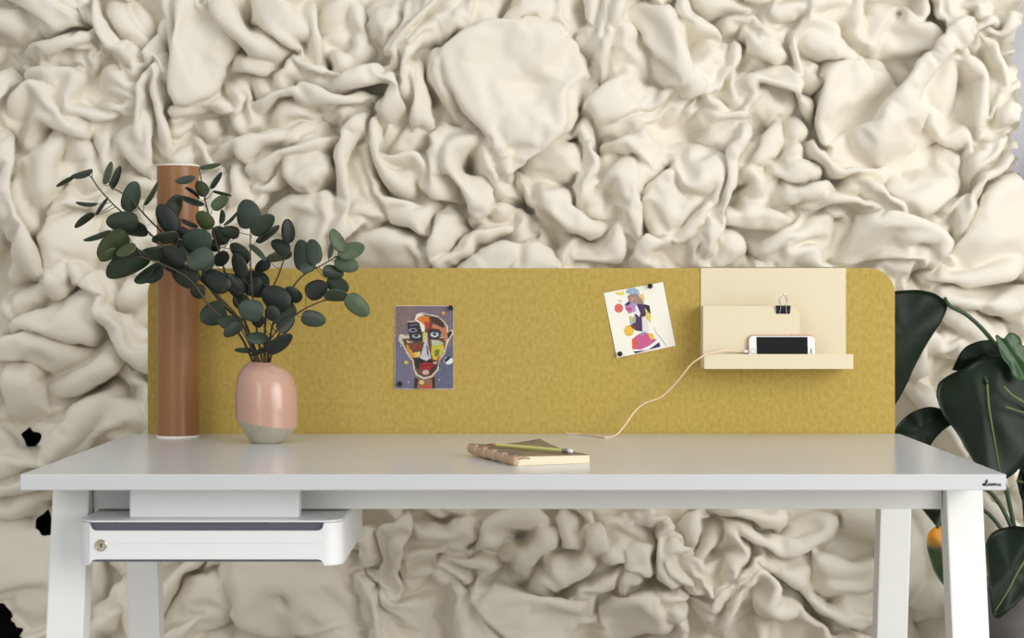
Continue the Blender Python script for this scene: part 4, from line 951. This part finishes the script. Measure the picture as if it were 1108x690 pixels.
# ---------------- pits
for a in [(64,33,3,6,22),(62,13,4,2.5,22),(174,47,5,4,24),(148,80,8,7,30),(187,96,7,10,30),(186,68,3,2,18),(50,70,10,4,16),(114,112,4,3,20),(241,16,4,3,20),(226,2,5,3,18),(267,53,8,5,20),(281,22,11,13,20),(362,52,5,8,22),
 (286,103,2.5,3,20),(305,65,2.5,2.5,20),(376,107,5,3,26),(337,134,4,6,20),(363,53,4,7,20),(405,62,15,11,14),(412,71,5,5,18),(390,116,12,12,22),(516,47,10,3,26),(487,61,5,3,22),(482,105,3,10,18),(483,133,3,9,22),(500,132,8,4,18),(522,138,3,6,18),
 (572,98,16,7,9),(587,40,5,2.5,16),(621,30,7,12,14),(630,71,2.5,9,20,.75),(696,15,7,8,32),(711,5,3,4,28),(639,92,3,6,14),(748,60,7,11,14),(803,53,4,6,18),(768,52,3,3,18),(838,116,14,8,12),(821,147,6,3,32),(862,99,2.5,4,28),(883,109,8,5,18),
 (907,42,3,3,26),(917,34,2.5,3,24),(963,25,6,3,26),(967,77,4,3,28),(1008,148,4,4,30),(1052,60,2.5,9,22),(1033,62,4,4,18),(1042,105,8,16,10),(50,163,8,11,22),(75,206,3,4,20),(46,253,2.5,3,24),(95,240,5,3,14),(179,173,4,5,20),(245,157,8,4,16),
 (308,176,13,4,14),(352,185,5,3,14),(297,235,2,4,16),(360,229,3,2,20),(500,196,2.5,9,20,-.4),(519,167,7,10,26),(523,170,3,8,12),(483,218,4,3,28),(497,223,5,3.5,26),(504,237,4,3,28),(523,224,3,3,24),(438,260,9,6,20),(467,268,3,3,26),(458,262,3,3,20),(525,265,5,7,16),
 (565,215,7,16,20),(573,247,3,4,22),(618,155,12,3,14),(618,188,4,3,18),(586,205,2,6,16),(617,212,3,8,18),(625,251,4,3,26),(653,160,4,11,24),(684,182,6,6,12),(595,250,8,8,16),(898,189,5,2.5,26),(856,201,3,2,18),(813,205,6,2.5,24),(803,206,2,3,20),(810,222,5,4,28),
 (828,258,14,8,12),(762,268,2.5,5,28),(797,287,4,2,22),(906,254,4,3,28),(928,217,3,3,26),(929,216,3,3,10),(988,272,8,4,12),(1040,202,7,5,14),(1086,155,4,3,30),(1095,213,9,4,14),(1017,249,4,4,18),(1091,284,4,3,30),(1102,266,8,14,12),(1002,292,3,3,22),(1090,309,12,6,10),
 (1073,351,5,3,20),(1011,420,3,3,28),(30,306,9,7,20),(75,318,4,3,20),(134,336,5,4,20),(12,422,5,12,16),(55,399,3,3,16),(38,472,10,6,20),(80,492,6,3,30),(47,565,7,7,14),(225,636,5,10,20,-.6),(302,672,5,6,16),(560,581,7,6,22),(608,582,5,5,18),(565,612,4,3,26),
 (487,600,3,3,26),(542,616,3,3,26),(695,620,9,14,18),(789,562,5,4,26),(840,575,18,4,14),(895,590,8,6,22),(783,598,5,5,24),(818,596,6,4,24),(880,674,15,9,24),(903,638,4,3,24),(695,590,4,4,20),(655,601,4,3,18),(990,660,6,4,18),(1020,632,5,4,18),(135,481,3,3,24),(445,620,5,4,10)]:
    Pt(*a[:5],a[5] if len(a)>5 else 0)
CP=[]
for c in CUTS:
    if c[0]=='c': CP+= sm2(c[1],6) if len(c[1])>2 else [c[1][0],((c[1][0][0]+c[1][1][0])/2,(c[1][0][1]+c[1][1][1])/2),c[1][1]]
    else: CP+=[(c[1],c[2])]*3
CP=np.array(CP)
for o_ in OPS:
    if o_[0]=='F': doF(*o_[1:],CP)
    else: doS(*o_[1:],CP)
for c in CUTS:
    if c[0]=='c':
        _,pts,dep,wl,wr=c; p=sm2(pts,5) if len(pts)>2 else pts
        xs=[q[0] for q in p]; ys=[q[1] for q in p]; m=wr*2.6
        s=win(min(xs)-m,max(xs)+m,min(ys)-m,max(ys)+m)
        if not s: continue
        d,sd,par,T=segd(XX[s],YY[s],p)
        tp=np.clip(np.minimum(par,1-par)/.22,0,1); tp=tp*tp*(3-2*tp)
        w=np.where(sd>0,wr,wl)
        inner=np.exp(-(d/w)**1.5); core=np.exp(-(d/2.3)**2)
        H[s]-=dep*tp*(.45*inner+.65*core)
        # slight lip on the upper side
        H[s]+=dep*.16*tp*np.exp(-((d-5.5)/3.5)**2)*(sd<0)
    elif c[0]=='p':
        _,x,y,rx,ry,dep,a=c; m=max(rx,ry)*1.8
        s=win(x-m,x+m,y-m,y+m)
        if not s: continue
        X,Y=XX[s]-x,YY[s]-y; u=X*math.cos(a)+Y*math.sin(a); w=-X*math.sin(a)+Y*math.cos(a)
        H[s]-=dep*np.exp(-((u/rx)**2+(w/ry)**2)**1.4)
H=np.maximum(H,-16)
def blur(A,sig):
    r=int(sig*3+1); k=np.exp(-np.arange(-r,r+1)**2/(2*sig*sig)); k/=k.sum()
    B=np.pad(A,((r,r),(r,r)),'edge')
    B=sum(k[i]*B[i:i+A.shape[0],:] for i in range(2*r+1))
    return sum(k[i]*B[:,i:i+A.shape[1]] for i in range(2*r+1))
H=.75*blur(H,1.25)+.25*blur(H,4)
# upper layers lean over the creases: move every point sideways away from the steep side
FM=FD/F_PX                     # metres per pixel unit on the felt plane
HS=1.25
gyy,gxx=np.gradient(blur(H,2.0),STEP)
mag=np.hypot(gxx,gyy); lim=np.clip(mag,0,1.6)/np.maximum(mag,1e-6)
off=1.9
PXX=XX-gxx*lim*off; PYY=YY-gyy*lim*off
dep=FD-(H+18)*FM*HS
X3=(PXX-CX)*(FD-.09)/F_PX; Z3=CAMZ-(PYY-HY)*(FD-.09)/F_PX; Y3=dep+CAMY
# ---- let the cloth settle: the traced relief is grown and crumples between the wall and the room
STP=3; GROW=.45; FRAMES=9
XS=X3[::STP,::STP]; YS=Y3[::STP,::STP]; ZS=Z3[::STP,::STP]; NYY,NXX=XS.shape
V=np.stack([XS,YS,ZS],-1).reshape(-1,3).astype(np.float64)
ii=(np.arange(NYY-1)[:,None]*NXX+np.arange(NXX-1)[None,:])
def quads(name,V_,F_):
    me=bpy.data.meshes.new(name)
    me.vertices.add(len(V_)); me.vertices.foreach_set('co',np.asarray(V_,np.float32).ravel())
    me.loops.add(F_.size); me.loops.foreach_set('vertex_index',F_.astype(np.int32).ravel())
    me.polygons.add(len(F_)); me.polygons.foreach_set('loop_start',(np.arange(len(F_))*4).astype(np.int32)); me.polygons.foreach_set('loop_total',np.full(len(F_),4,np.int32))
    me.polygons.foreach_set('use_smooth',np.ones(len(F_),bool)); me.update(calc_edges=True); return me
def settle(V):
    Fq=np.stack([ii,ii+NXX,ii+NXX+1,ii+1],-1).reshape(-1,4)
    ob=bpy.data.objects.new('settling',quads('settling',V,Fq)); COL.objects.link(ob); pl=[]
    for y,fl,k in ((FD+CAMY+.002,0,1),(FD+CAMY-.20,1,1)):
        q=[(-2.4,y,-.7),(2.4,y,-.7),(2.4,y,2.5),(-2.4,y,2.5)]
        m=bpy.data.meshes.new('stop'); m.from_pydata(q,[],[(3,2,1,0) if fl else (0,1,2,3)])
        o=bpy.data.objects.new('stop',m); COL.objects.link(o); o.modifiers.new('c','COLLISION'); o.collision.thickness_outer=.004; o.collision.cloth_friction=5; pl.append(o)
    vg=ob.vertex_groups.new(name='pin'); jj,kk=np.divmod(np.arange(NXX*NYY),NXX)
    e=(jj==0)|(jj==NYY-1)|(kk==0)|(kk==NXX-1)
    vg.add(np.nonzero(e)[0].tolist(),1.0,'REPLACE'); vg.add(np.nonzero(~e)[0].tolist(),.08,'REPLACE')
    md=ob.modifiers.new('cl','CLOTH'); cs=md.settings; cs.vertex_group_mass='pin'; cs.pin_stiffness=1
    cs.quality=4; cs.mass=.25; cs.air_damping=5; cs.tension_stiffness=cs.compression_stiffness=30; cs.shear_stiffness=10; cs.bending_stiffness=8
    cs.tension_damping=cs.compression_damping=cs.shear_damping=10; cs.bending_damping=2
    cs.shrink_min=-GROW; cs.shrink_max=-GROW; cs.effector_weights.gravity=0
    cc=md.collision_settings; cc.use_self_collision=True; cc.self_distance_min=.0035; cc.distance_min=.003; cc.collision_quality=2; cc.self_friction=3
    md.point_cache.frame_start=1; md.point_cache.frame_end=FRAMES+2
    for f in range(1,FRAMES+1): SC.frame_set(f)
    ev=ob.evaluated_get(bpy.context.evaluated_depsgraph_get()); m2=ev.to_mesh()
    co=np.empty(len(V)*3,np.float32); m2.vertices.foreach_get('co',co); ev.to_mesh_clear(); co=co.reshape(-1,3).astype(np.float64)
    me0=ob.data; bpy.data.objects.remove(ob); bpy.data.meshes.remove(me0)
    for o in pl: bpy.data.objects.remove(o)
    SC.frame_set(1); return co
VS=settle(V)
if np.isfinite(VS).all() and np.abs(VS-V).max()<.6: V=VS
# openings in the cloth: black gaps at lower left and the free edge at the upper right
def inpoly(poly,X,Y):
    ins=np.zeros(X.shape,bool)
    for a,b in zip(poly,poly[1:]+poly[:1]):
        if abs(b[1]-a[1])<1e-9: continue
        ins^=((a[1]>Y)!=(b[1]>Y))&(X<(b[0]-a[0])*(Y-a[1])/(b[1]-a[1])+a[0])
    return ins
XC=CX+V[:,0].reshape(NYY,NXX)*F_PX/(V[:,1].reshape(NYY,NXX)-CAMY); YC=HY-(V[:,2].reshape(NYY,NXX)-CAMZ)*F_PX/(V[:,1].reshape(NYY,NXX)-CAMY)
hole=np.zeros(XC.shape,bool)
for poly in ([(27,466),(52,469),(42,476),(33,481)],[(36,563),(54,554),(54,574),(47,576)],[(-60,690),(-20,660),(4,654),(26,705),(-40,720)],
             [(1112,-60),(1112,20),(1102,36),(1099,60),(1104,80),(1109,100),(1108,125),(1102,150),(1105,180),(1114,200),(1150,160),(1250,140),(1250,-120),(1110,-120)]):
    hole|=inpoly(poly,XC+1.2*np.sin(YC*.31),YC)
keep=~(hole[:-1,:-1]|hole[1:,:-1]|hole[:-1,1:]|hole[1:,1:])
ok=V[:,2].reshape(NYY,NXX)[1:,1:]>.01
keep&=ok
Fq=np.stack([ii,ii+NXX,ii+NXX+1,ii+1],-1)[keep]
used=np.unique(Fq); rm=np.full(len(V),-1,np.int64); rm[used]=np.arange(len(used))
org_=np.array([0,FD+CAMY,.02]); me=quads('felt_drapery',V[used]-org_,rm[Fq]); me.materials.append(M['felt'])
fo=bpy.data.objects.new('felt_drapery',me); COL.objects.link(fo); fo.location=tuple(org_); sb=fo.modifiers.new('smooth','SUBSURF'); sb.levels=sb.render_levels=1
setp(fo,'cream felt gathered in dense folds covering the whole wall behind the desk','fabric')
# black cloth showing through the gaps low on the left
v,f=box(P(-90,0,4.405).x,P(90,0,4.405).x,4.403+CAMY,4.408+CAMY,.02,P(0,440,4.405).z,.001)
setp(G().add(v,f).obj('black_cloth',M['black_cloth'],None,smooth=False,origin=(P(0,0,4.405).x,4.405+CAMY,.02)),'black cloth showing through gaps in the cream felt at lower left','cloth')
# ================================================================ eucalyptus
BR={ # name: (pixel path, depth offsets start->end, label)
'A':([(279,399),(263,352),(238,322),(205,292),(178,268),(152,243),(128,226),(108,205),(97,190),(88,191)],-.02,-.06,'long eucalyptus branch reaching farthest left past the cardboard tube'),
'B':([(280,399),(266,356),(240,328),(208,288),(182,258),(160,236),(142,216),(129,207),(121,203),(118,196)],.0,-.01,'eucalyptus branch leaning left with upright leaves just left of the tube top'),
'C':([(283,399),(266,350),(249,310),(236,270),(228,240),(221,213),(217,190),(215,183)],.01,.03,'tallest upright eucalyptus branch, in front of the right side of the tube'),
'D':([(285,399),(277,350),(272,305),(271,275),(271,250)],-.02,-.03,'central eucalyptus branch topped by the largest round bluish leaf'),
'E':([(287,399),(287,350),(292,320),(302,296),(308,278),(311,266)],.02,.02,'eucalyptus branch with one dark pointed upright leaf, right of centre'),
'F':([(289,399),(295,352),(312,318),(328,298),(350,286),(364,277)],-.01,-.03,'eucalyptus branch rising to the pale leaves at upper right'),
'G':([(290,399),(300,365),(318,342),(345,327),(372,321)],-.03,-.05,'low eucalyptus branch reaching farthest right over the yellow panel'),
'H':([(277,399),(258,360),(228,332),(205,302),(176,286),(150,277)],-.05,-.09,'eucalyptus branch spreading low to the left with large drooping leaves'),
'I':([(284,399),(274,380),(262,358),(250,343)],-.05,-.07,'short eucalyptus sprig just above the vase mouth on the left'),
'J':([(288,399),(286,380),(296,362),(306,350)],-.06,-.07,'short eucalyptus sprig above the vase mouth with a dark leaf to the right')}
LV=[ # branch, base, tip, width, tone
('A',(100,184.5),(76.7,190.5),8,'m'),('A',(80,191.5),(61,202),4,'m'),('B',(112.6,199.4),(120,174.5),12,'l'),('B',(120.8,204),(130.5,179.5),7,'d'),('B',(138.5,229),(146.5,196),16,'b'),
('B',(155.6,221.5),(170.6,196.5),8,'g'),('A',(105.7,220.5),(82,218.5),3.5,'m'),('A',(103,232),(117,213),8,'d'),('A',(102,231),(81,246.5),6,'m'),('A',(119.6,249.3),(90,260),6,'m'),
('A',(150,239),(114.5,240),22,'m'),('A',(160,251),(124,247),14,'d'),('H',(137,252),(106.5,279),25,'g'),('H',(127,271),(107,281),10,'g'),('H',(146,264),(126,276),13,'g'),('H',(150,269),(122,283),10,'d'),
('H',(160,276),(116,300),23,'m'),('H',(173,287),(145,304),17,'m'),('A',(186,274),(150,276),14,'m'),('B',(182,238),(194,211),15,'m'),('B',(190,251),(172,221),22,'d'),
('C',(210.5,192.5),(189.5,195),10,'b'),('C',(216,181.5),(239,177.3),6,'g'),('C',(227.5,204),(239.5,186),7,'d'),('C',(223,211),(213,196),14,'g'),('C',(221,221),(194,212),7,'d'),('C',(216,215),(200,203),5,'d'),
('C',(230,207.5),(251,212),4,'b'),('C',(230,226.5),(246,212),12,'l'),('C',(239,242),(240,226.5),7,'m'),('C',(229,247),(214,229),17,'g'),('C',(214,245),(195,237),5,'d'),
('A',(194,255),(164,260),11,'m'),('D',(229,264),(197,257),27,'b'),('H',(231,274),(203,287),24,'b'),('H',(214,305),(186,291),24,'m'),('B',(206,257),(190,247),13,'d'),('H',(200,284),(176,268),19,'d'),
('H',(176,290),(157,304),14,'d'),('H',(243,311),(219,293),22,'d'),('D',(252,299),(230,315),20,'m'),('C',(246,263),(231,246),18,'m'),('D',(271,247),(265,215.5),27,'b'),('D',(273,253.5),(296,233),17,'m'),
('D',(277,262),(302,243.5),10,'d'),('D',(242,243.5),(258,227.5),5,'m'),('E',(313,263),(310.5,236.5),13,'d'),('E',(313,273),(293.5,261),16,'b'),('E',(316,273),(286.5,280.5),12,'g'),
('F',(328.5,293),(325,259),21,'b'),('F',(341,286),(337,258.5),18,'b'),('F',(341,284),(325,293),13,'b'),('F',(373,271),(358.5,248),13,'l'),('F',(366,275),(394.5,266),18,'l'),('F',(356,279.5),(358.5,261.5),6,'l'),
('F',(362,281),(388,290),18,'l'),('F',(349,292),(372,297),15,'m'),('F',(354,302),(377,314),18,'m'),('G',(331,319),(354,307),21,'d'),('G',(351,320),(378,322),14,'m'),('G',(375,320),(399,341),20,'l'),
('G',(326,342),(352.5,348),18,'b'),('H',(244,334),(216.5,346),26,'b'),('J',(285,339),(258,332),24,'b'),('E',(292,283),(276,292),13,'d'),('E',(291,311),(257,302),29,'d'),('G',(313,331),(284,314),27,'d'),
('F',(318,329),(294,347),24,'m'),('J',(301,358),(318,342),15,'d'),('D',(249,311),(226,299),22,'m'),('D',(263,319),(245,297),19,'d'),('D',(263,301),(254,274),17,'d'),('D',(269,284),(249,264),17,'m'),
('D',(270,264),(288,282),6,'b'),('C',(259,253),(239,249),14,'m'),('I',(262,350),(236,346),17,'b'),('F',(325,326),(309,311),15,'d'),('I',(291,366),(266,365.5),13,'b'),('I',(275,380),(253.5,378.5),7,'b'),
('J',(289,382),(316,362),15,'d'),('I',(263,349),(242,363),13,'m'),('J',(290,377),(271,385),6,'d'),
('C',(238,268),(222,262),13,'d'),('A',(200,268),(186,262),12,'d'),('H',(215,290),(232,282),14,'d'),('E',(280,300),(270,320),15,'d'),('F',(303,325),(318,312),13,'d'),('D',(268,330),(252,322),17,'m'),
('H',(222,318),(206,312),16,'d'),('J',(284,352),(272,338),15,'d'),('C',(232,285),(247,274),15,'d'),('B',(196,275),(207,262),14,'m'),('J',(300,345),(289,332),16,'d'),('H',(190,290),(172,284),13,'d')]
VD=3.43
def bd(k,px_,py_):
    """nearest point on a branch, as (point index fraction)"""
    p=BRP[k]; best=None
    for i,(q,dd) in enumerate(p):
        d=math.hypot(q[0]-px_,q[1]-py_)
        if best is None or d<best[0]: best=(d,i)
    return best
BRP={}; BRO={}; STM={}
rl=random.Random(5)
for k,(pts,d0,d1,lab) in BR.items():
    path=[(p.x,p.y) for p in smooth_path([(a,b,0) for a,b in pts],8)]
    n=len(path); L=[]
    for i,q in enumerate(path):
        t=i/(n-1); start=.0+ (rl.random()*0)
        L.append((q,VD+(d0*2.2*t if t<.3 else d0*.66+(d1-d0*.66)*(t-.3)/.7)))
    BRP[k]=L
    r=thing('eucalyptus_branch',(VC[0]-.01,VC[1],DT+.02),lab,'branch','eucalyptus branches in the pink vase')
    BRO[k]=r
    w=[P(q[0],q[1],d) for q,d in L]
    # go down into the vase
    base=Vector((VC[0]-.008+(rl.random()-.5)*.02,VC[1]+(rl.random()-.5)*.02,DT+.03))
    w=[base,base.lerp(w[0],.5)]+w
    g=G(); v,f=tube(w,.0028,.0010,sides=7,raw=True); g.add(v,f); STM[k]=g
def leafmesh(b,t,w,tone,flip,roll,drop):
    ax=(t-b); L=ax.length; ax.normalize()
    view=Vector((0,-1,0)); side=ax.cross(view)
    side = side.normalized() if side.length>1e-4 else Vector((0,0,1))
    true=max(w,.62*L) if w>.3*L else max(w,.40*L)
    ang=math.acos(min(1,w/true))*flip*.96+roll
    nrm=ax.cross(side).normalized()
    sd=side*math.cos(ang)+nrm*math.sin(ang); nn=ax.cross(sd).normalized()
    v=[];f=[];NL,NW=12,6
    for i in range(NL+1):
        u=.5-.5*math.cos(math.pi*i/NL)
        wd=true*.5*max(0,1-abs(2*u**.88-1)**2.25)**.5 if 0<u<1 else 0
        wd*= (1.06-.12*u)
        for j in range(NW+1):
            s=j/NW*2-1
            z=(abs(s)**1.5)*wd*.22 - math.sin(math.pi*u)*L*drop
            v.append(b+ax*(L*u)+sd*(wd*s)+nn*z)
    for i in range(NL):
        for j in range(NW): a=i*(NW+1)+j; f.append((a,a+1,a+NW+2,a+NW+1))
    n=len(v); v+=[q-nn*.0004 for q in v]; f+=[tuple(x+n for x in reversed(q)) for q in f]
    rim=[j for j in range(NW+1)]+[i*(NW+1)+NW for i in range(1,NL+1)]+[NL*(NW+1)+j for j in range(NW-1,-1,-1)]+[i*(NW+1) for i in range(NL-1,0,-1)]
    for a,b2 in zip(rim,rim[1:]+rim[:1]): f.append((b2,a,n+a,n+b2))
    return v,f
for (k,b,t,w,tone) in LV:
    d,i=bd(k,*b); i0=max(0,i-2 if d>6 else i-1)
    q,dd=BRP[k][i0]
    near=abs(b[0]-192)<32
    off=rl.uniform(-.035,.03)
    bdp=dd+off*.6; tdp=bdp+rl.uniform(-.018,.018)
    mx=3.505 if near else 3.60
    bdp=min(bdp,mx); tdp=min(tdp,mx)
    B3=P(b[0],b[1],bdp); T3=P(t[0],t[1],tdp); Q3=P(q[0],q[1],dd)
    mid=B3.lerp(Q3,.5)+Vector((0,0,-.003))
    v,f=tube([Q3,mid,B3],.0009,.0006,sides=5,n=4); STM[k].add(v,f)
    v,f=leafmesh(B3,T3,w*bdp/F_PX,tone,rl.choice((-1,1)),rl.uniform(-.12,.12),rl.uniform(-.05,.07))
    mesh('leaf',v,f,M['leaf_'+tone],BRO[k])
for k in BR: STM[k].obj('stem',M['stem'],BRO[k])
# ================================================================ monstera
PC=P(1128,0,3.98); pcx,pcy=PC.x,PC.y
mo=thing('monstera',(pcx,pcy,.33),'large dark green monstera plant behind the right end of the desk','plant')
pz=P(0,644,3.84).z
pot=thing('planter',(pcx,pcy,0),'round grey concrete planter under the monstera at lower right','planter')
v,f=lathe([(.10,0),(.115,.0),(.135,pz*.5),(.145,pz-.01),(.145,pz),(.132,pz),(.130,pz-.05)],(pcx,pcy),48,True)
G().add(v,f).obj('pot',M['pot'],pot)
v,f=lathe([(.001,pz-.028),(.07,pz-.024),(.1305,pz-.03),(.1305,pz-.045),(.001,pz-.045)],(pcx,pcy),32,True)
G().add(v,f).obj('soil',M['soil'],pot)
def mleaf(pts,dep,mid,m=None,curve=.03,tdir=(0,0),label=None,vein=True,name='leaf',lat=True):
    """a broad leaf from its outline; mid = midrib pixels; tdir = lean of depth per pixel in x and y"""
    m=m or M['mon']
    cx=sum(p[0] for p in pts)/len(pts); cy=sum(p[1] for p in pts)/len(pts)
    ol=[(p.x,p.y) for p in smooth_path([(a,b,0) for a,b in pts+[pts[0]]],5)][:-1]
    R_=max(math.hypot(a-cx,b-cy) for a,b in ol)
    def dp(x,y):
        d_,_,_,_=segd(np.array([[x]]),np.array([[y]]),mid)
        dm=float(d_[0,0])/R_
        return dep+tdir[0]*(x-cx)+tdir[1]*(y-cy)+curve*(dm**1.5)-.004*math.exp(-(dm*9)**2)*-1+.006*math.sin(math.atan2(y-cy,x-cx)*7)*(math.hypot(x-cx,y-cy)/R_)**2
    rings=9; n=len(ol); v=[P(cx,cy,dp(cx,cy))]; f=[]
    for r in range(1,rings+1):
        for (a,b) in ol:
            x=cx+(a-cx)*r/rings; y=cy+(b-cy)*r/rings; v.append(P(x,y,dp(x,y)))
    for j in range(n): f.append((0,1+(j+1)%n,1+j))
    for r in range(rings-1):
        for j in range(n): a=1+r*n+j; b=1+r*n+(j+1)%n; f.append((a,b,b+n,a+n))
    nn=len(v); v+=[q+Vector((0,.0012,0)) for q in v]; f+=[tuple(x+nn for x in reversed(q)) for q in f]
    for j in range(n): a=1+(rings-1)*n+j; b=1+(rings-1)*n+(j+1)%n; f.append((b,a,nn+a,nn+b))
    o=mesh(name,v,f,m,mo)
    if label: setp(o,label)
    if vein:
        g=G(); mp=[(p.x,p.y) for p in smooth_path([(a,b,0) for a,b in mid],6)]
        v,f=tube([P(x,y,dp(x,y)-.0015) for x,y in mp],.0034,.0014,sides=6,raw=True); g.add(v,f)
        setp(g.obj('midrib',M['mon_vein'],o),'pale green midrib')
    return o
mleaf([(935,335),(955,318),(985,313.5),(1003,315),(1016,320),(1025,331),(1019,347),(1012,358),(1002,374),(990,396),(980,418),(965,440),(945,430),(930,390)],3.92,[(1025,331),(1000,345),(970,375),(945,410)],curve=.05,tdir=(.0003,.0002),vein=False)
mleaf([(1013,428),(1016,414),(1030,404),(1045,398),(1060,388),(1085,386),(1110,392),(1130,420),(1126,470),(1100,510),(1078,520),(1062,510),(1048,490),(1035,468),(1020,448)],3.88,[(1068,414),(1070,440),(1075,470),(1082,510)],curve=.05,tdir=(-.0002,-.0003))
mleaf([(1030,400),(1045,375),(1075,368),(1100,385),(1112,405),(1080,402),(1050,404)],3.99,[(1040,400),(1075,385),(1108,395)],curve=.03,vein=False)
mleaf([(966,478),(970,462),(985,447),(1005,440),(1022,444),(1032,456),(1020,466),(1008,480),(1000,500),(975,500)],3.96,[(1030,455),(1000,465),(970,490)],curve=.03,vein=False)
mleaf([(1066,590),(1072,578),(1085,571),(1108,570),(1130,585),(1135,620),(1112,640),(1098,655),(1082,668),(1075,666),(1072,650),(1070,630)],3.84,[(1125,585),(1105,612),(1090,640),(1076,662)],curve=.04,tdir=(.0002,-.0002))
o=mleaf([(1003,592),(1004,578),(1012,570),(1024,569),(1038,574),(1046,595),(1042,622),(1032,636),(1022,634),(1010,616)],3.93,[(1015,572),(1028,600),(1030,634)],m=M['mon_y'],curve=.02,vein=False,label='yellowing leaf with an orange upper edge')
mleaf([(985,535),(1010,528),(1040,535),(1046,556),(1040,575),(1026,578),(1014,570),(1002,556)],3.97,[(1040,535),(1020,552),(1020,575)],curve=.02,vein=False)
mleaf([(1077,364),(1079,352+10),(1086,366),(1092,360),(1100,362),(1104,372),(1110,376),(1116,395),(1108,412),(1098,408),(1092,396),(1084,386)],3.86,[(1080,362),(1095,385),(1108,405)],m=M['mon2'],curve=.02,vein=False,label='brighter green young leaf')
mleaf([(1088,340+28),(1096,361),(1104,366),(1106,378),(1098,388),(1090,382)],3.90,[(1088,370),(1105,380)],m=M['mon2'],curve=.01,vein=False)
mleaf([(1100,520),(1108,500),(1130,490),(1160,510),(1160,550),(1130,560),(1108,545)],3.98,[(1100,520),(1150,530)],curve=.03)
# stems (petioles)
pzb=P(0,0,3.98)
def st(pts,r0,r1,lab=None):
    v,f=tube([P(*q) for q in pts]+[Vector((pcx+(pts[-1][0]-1128)*.0005,pcy,pz-.03))],r0,r1,sides=8,n=7); setp(G().add(v,f).obj('stalk',M['mon_stem'],mo),lab)
st([(1022,322,3.915),(1028,331,3.92),(1045,340,3.93),(1065,358,3.94),(1082,382,3.95),(1098,420,3.96),(1108,480,3.97),(1114,560,3.98),(1120,640,3.98)],.0042,.0075)
st([(1068,414,3.885),(1062,395,3.93),(1068,390,3.97),(1084,420,3.99),(1102,480,3.99),(1110,560,3.99),(1118,640,3.985)],.0045,.0065)
st([(1030,455,3.96),(1052,470,3.98),(1082,510,4.0),(1100,580,4.0),(1118,645,3.99)],.0045,.006)
st([(1040,535,3.97),(1062,528,3.98),(1078,540,3.97),(1092,565,3.96),(1110,610,3.96),(1120,648,3.97)],.0042,.006)
st([(1126,585,3.83),(1128,600,3.86),(1128,650,3.93)],.004,.006)
st([(1014,571,3.93),(1020,556,3.95),(1040,546,4.0),(1070,556,4.02),(1100,600,4.01),(1120,650,4.0)],.0038,.0055)
for a,b in (([(1086,418,3.86),(1096,428,3.86),(1112,440,3.87)],.0030),([(1088,440,3.86),(1100,444,3.86),(1114,450,3.87)],.0022)):
    v,f=tube([P(*q) for q in a]+[P(1122,470,3.93),P(1124,560,3.96),Vector((pcx,pcy,pz-.03))],b,b,sides=7,n=6)
    setp(G().add(v,f).obj('shoot',M['mon_vein'],mo),'pale yellow green shoot')
v,f=tube([P(1122,420,3.88),P(1124,480,3.93),P(1124,560,3.96),Vector((pcx+.005,pcy,pz-.03))],.004,.005,sides=7,n=6); G().add(v,f).obj('stalk',M['mon_stem'],mo)
WORLD=.74; EXPO=-.02
LIGHTS=[('window_and_fill_light',(3.1,-2.0,1.8),(0,.8,.85),1.9,2.5,95,(1,.985,.96)),
        ('window_and_fill_light',(2.6,-3.7,1.75),(0,.8,.75),1.2,2.3,38,(.97,.985,1)),  # fill light added at front right to brighten the beam under the desktop
        ('window_and_fill_light',(-1.9,-3.7,1.75),(0,.8,.75),1.2,2.3,26,(.95,.975,1))]  # weaker fill light added at front left, not a real window
# ================================================================ light and camera
w=bpy.data.worlds.new('daylight'); SC.world=w; w.use_nodes=True
nt=w.node_tree; bg=nt.nodes['Background']
tc=nt.nodes.new('ShaderNodeTexCoord'); sp=nt.nodes.new('ShaderNodeSeparateXYZ'); rp=nt.nodes.new('ShaderNodeValToRGB')
mr=nt.nodes.new('ShaderNodeMapRange'); mr.inputs[1].default_value=-1; mr.inputs[2].default_value=1
nt.links.new(tc.outputs['Generated'],sp.inputs[0]); nt.links.new(sp.outputs['Z'],mr.inputs[0]); nt.links.new(mr.outputs[0],rp.inputs[0])
rp.color_ramp.elements[0].position=.35; rp.color_ramp.elements[0].color=(.36,.35,.335,1)
rp.color_ramp.elements[1].position=.8; rp.color_ramp.elements[1].color=(1,1,1,1)
nt.links.new(rp.outputs[0],bg.inputs[0]); bg.inputs[1].default_value=WORLD
def area(name,loc,target,sx,sy,energy,col):
    l=bpy.data.lights.new(name,'AREA'); l.shape='RECTANGLE'; l.size=sx; l.size_y=sy; l.energy=energy; l.color=col
    o=bpy.data.objects.new(name,l); COL.objects.link(o); o.location=loc
    o.rotation_euler=(Vector(target)-Vector(loc)).to_track_quat('-Z','Y').to_euler(); return o
for a in LIGHTS: area(*a)
cam=bpy.data.cameras.new('camera'); co=bpy.data.objects.new('camera',cam); COL.objects.link(co)
co.location=(0,CAMY,CAMZ); co.rotation_euler=(math.radians(90),0,0)
cam.sensor_width=36; cam.sensor_fit='HORIZONTAL'; cam.lens=F_PX/1108*36
cam.shift_x=-10/1108; cam.shift_y=-32/1108
cam.clip_start=.05; cam.clip_end=60
cam.dof.use_dof=True; cam.dof.focus_distance=3.4; cam.dof.aperture_fstop=4.2
SC.camera=co
SC.view_settings.view_transform='Standard'; SC.view_settings.look='None'
SC.view_settings.gamma=1; SC.view_settings.use_curve_mapping=False; SC.view_settings.exposure=EXPO
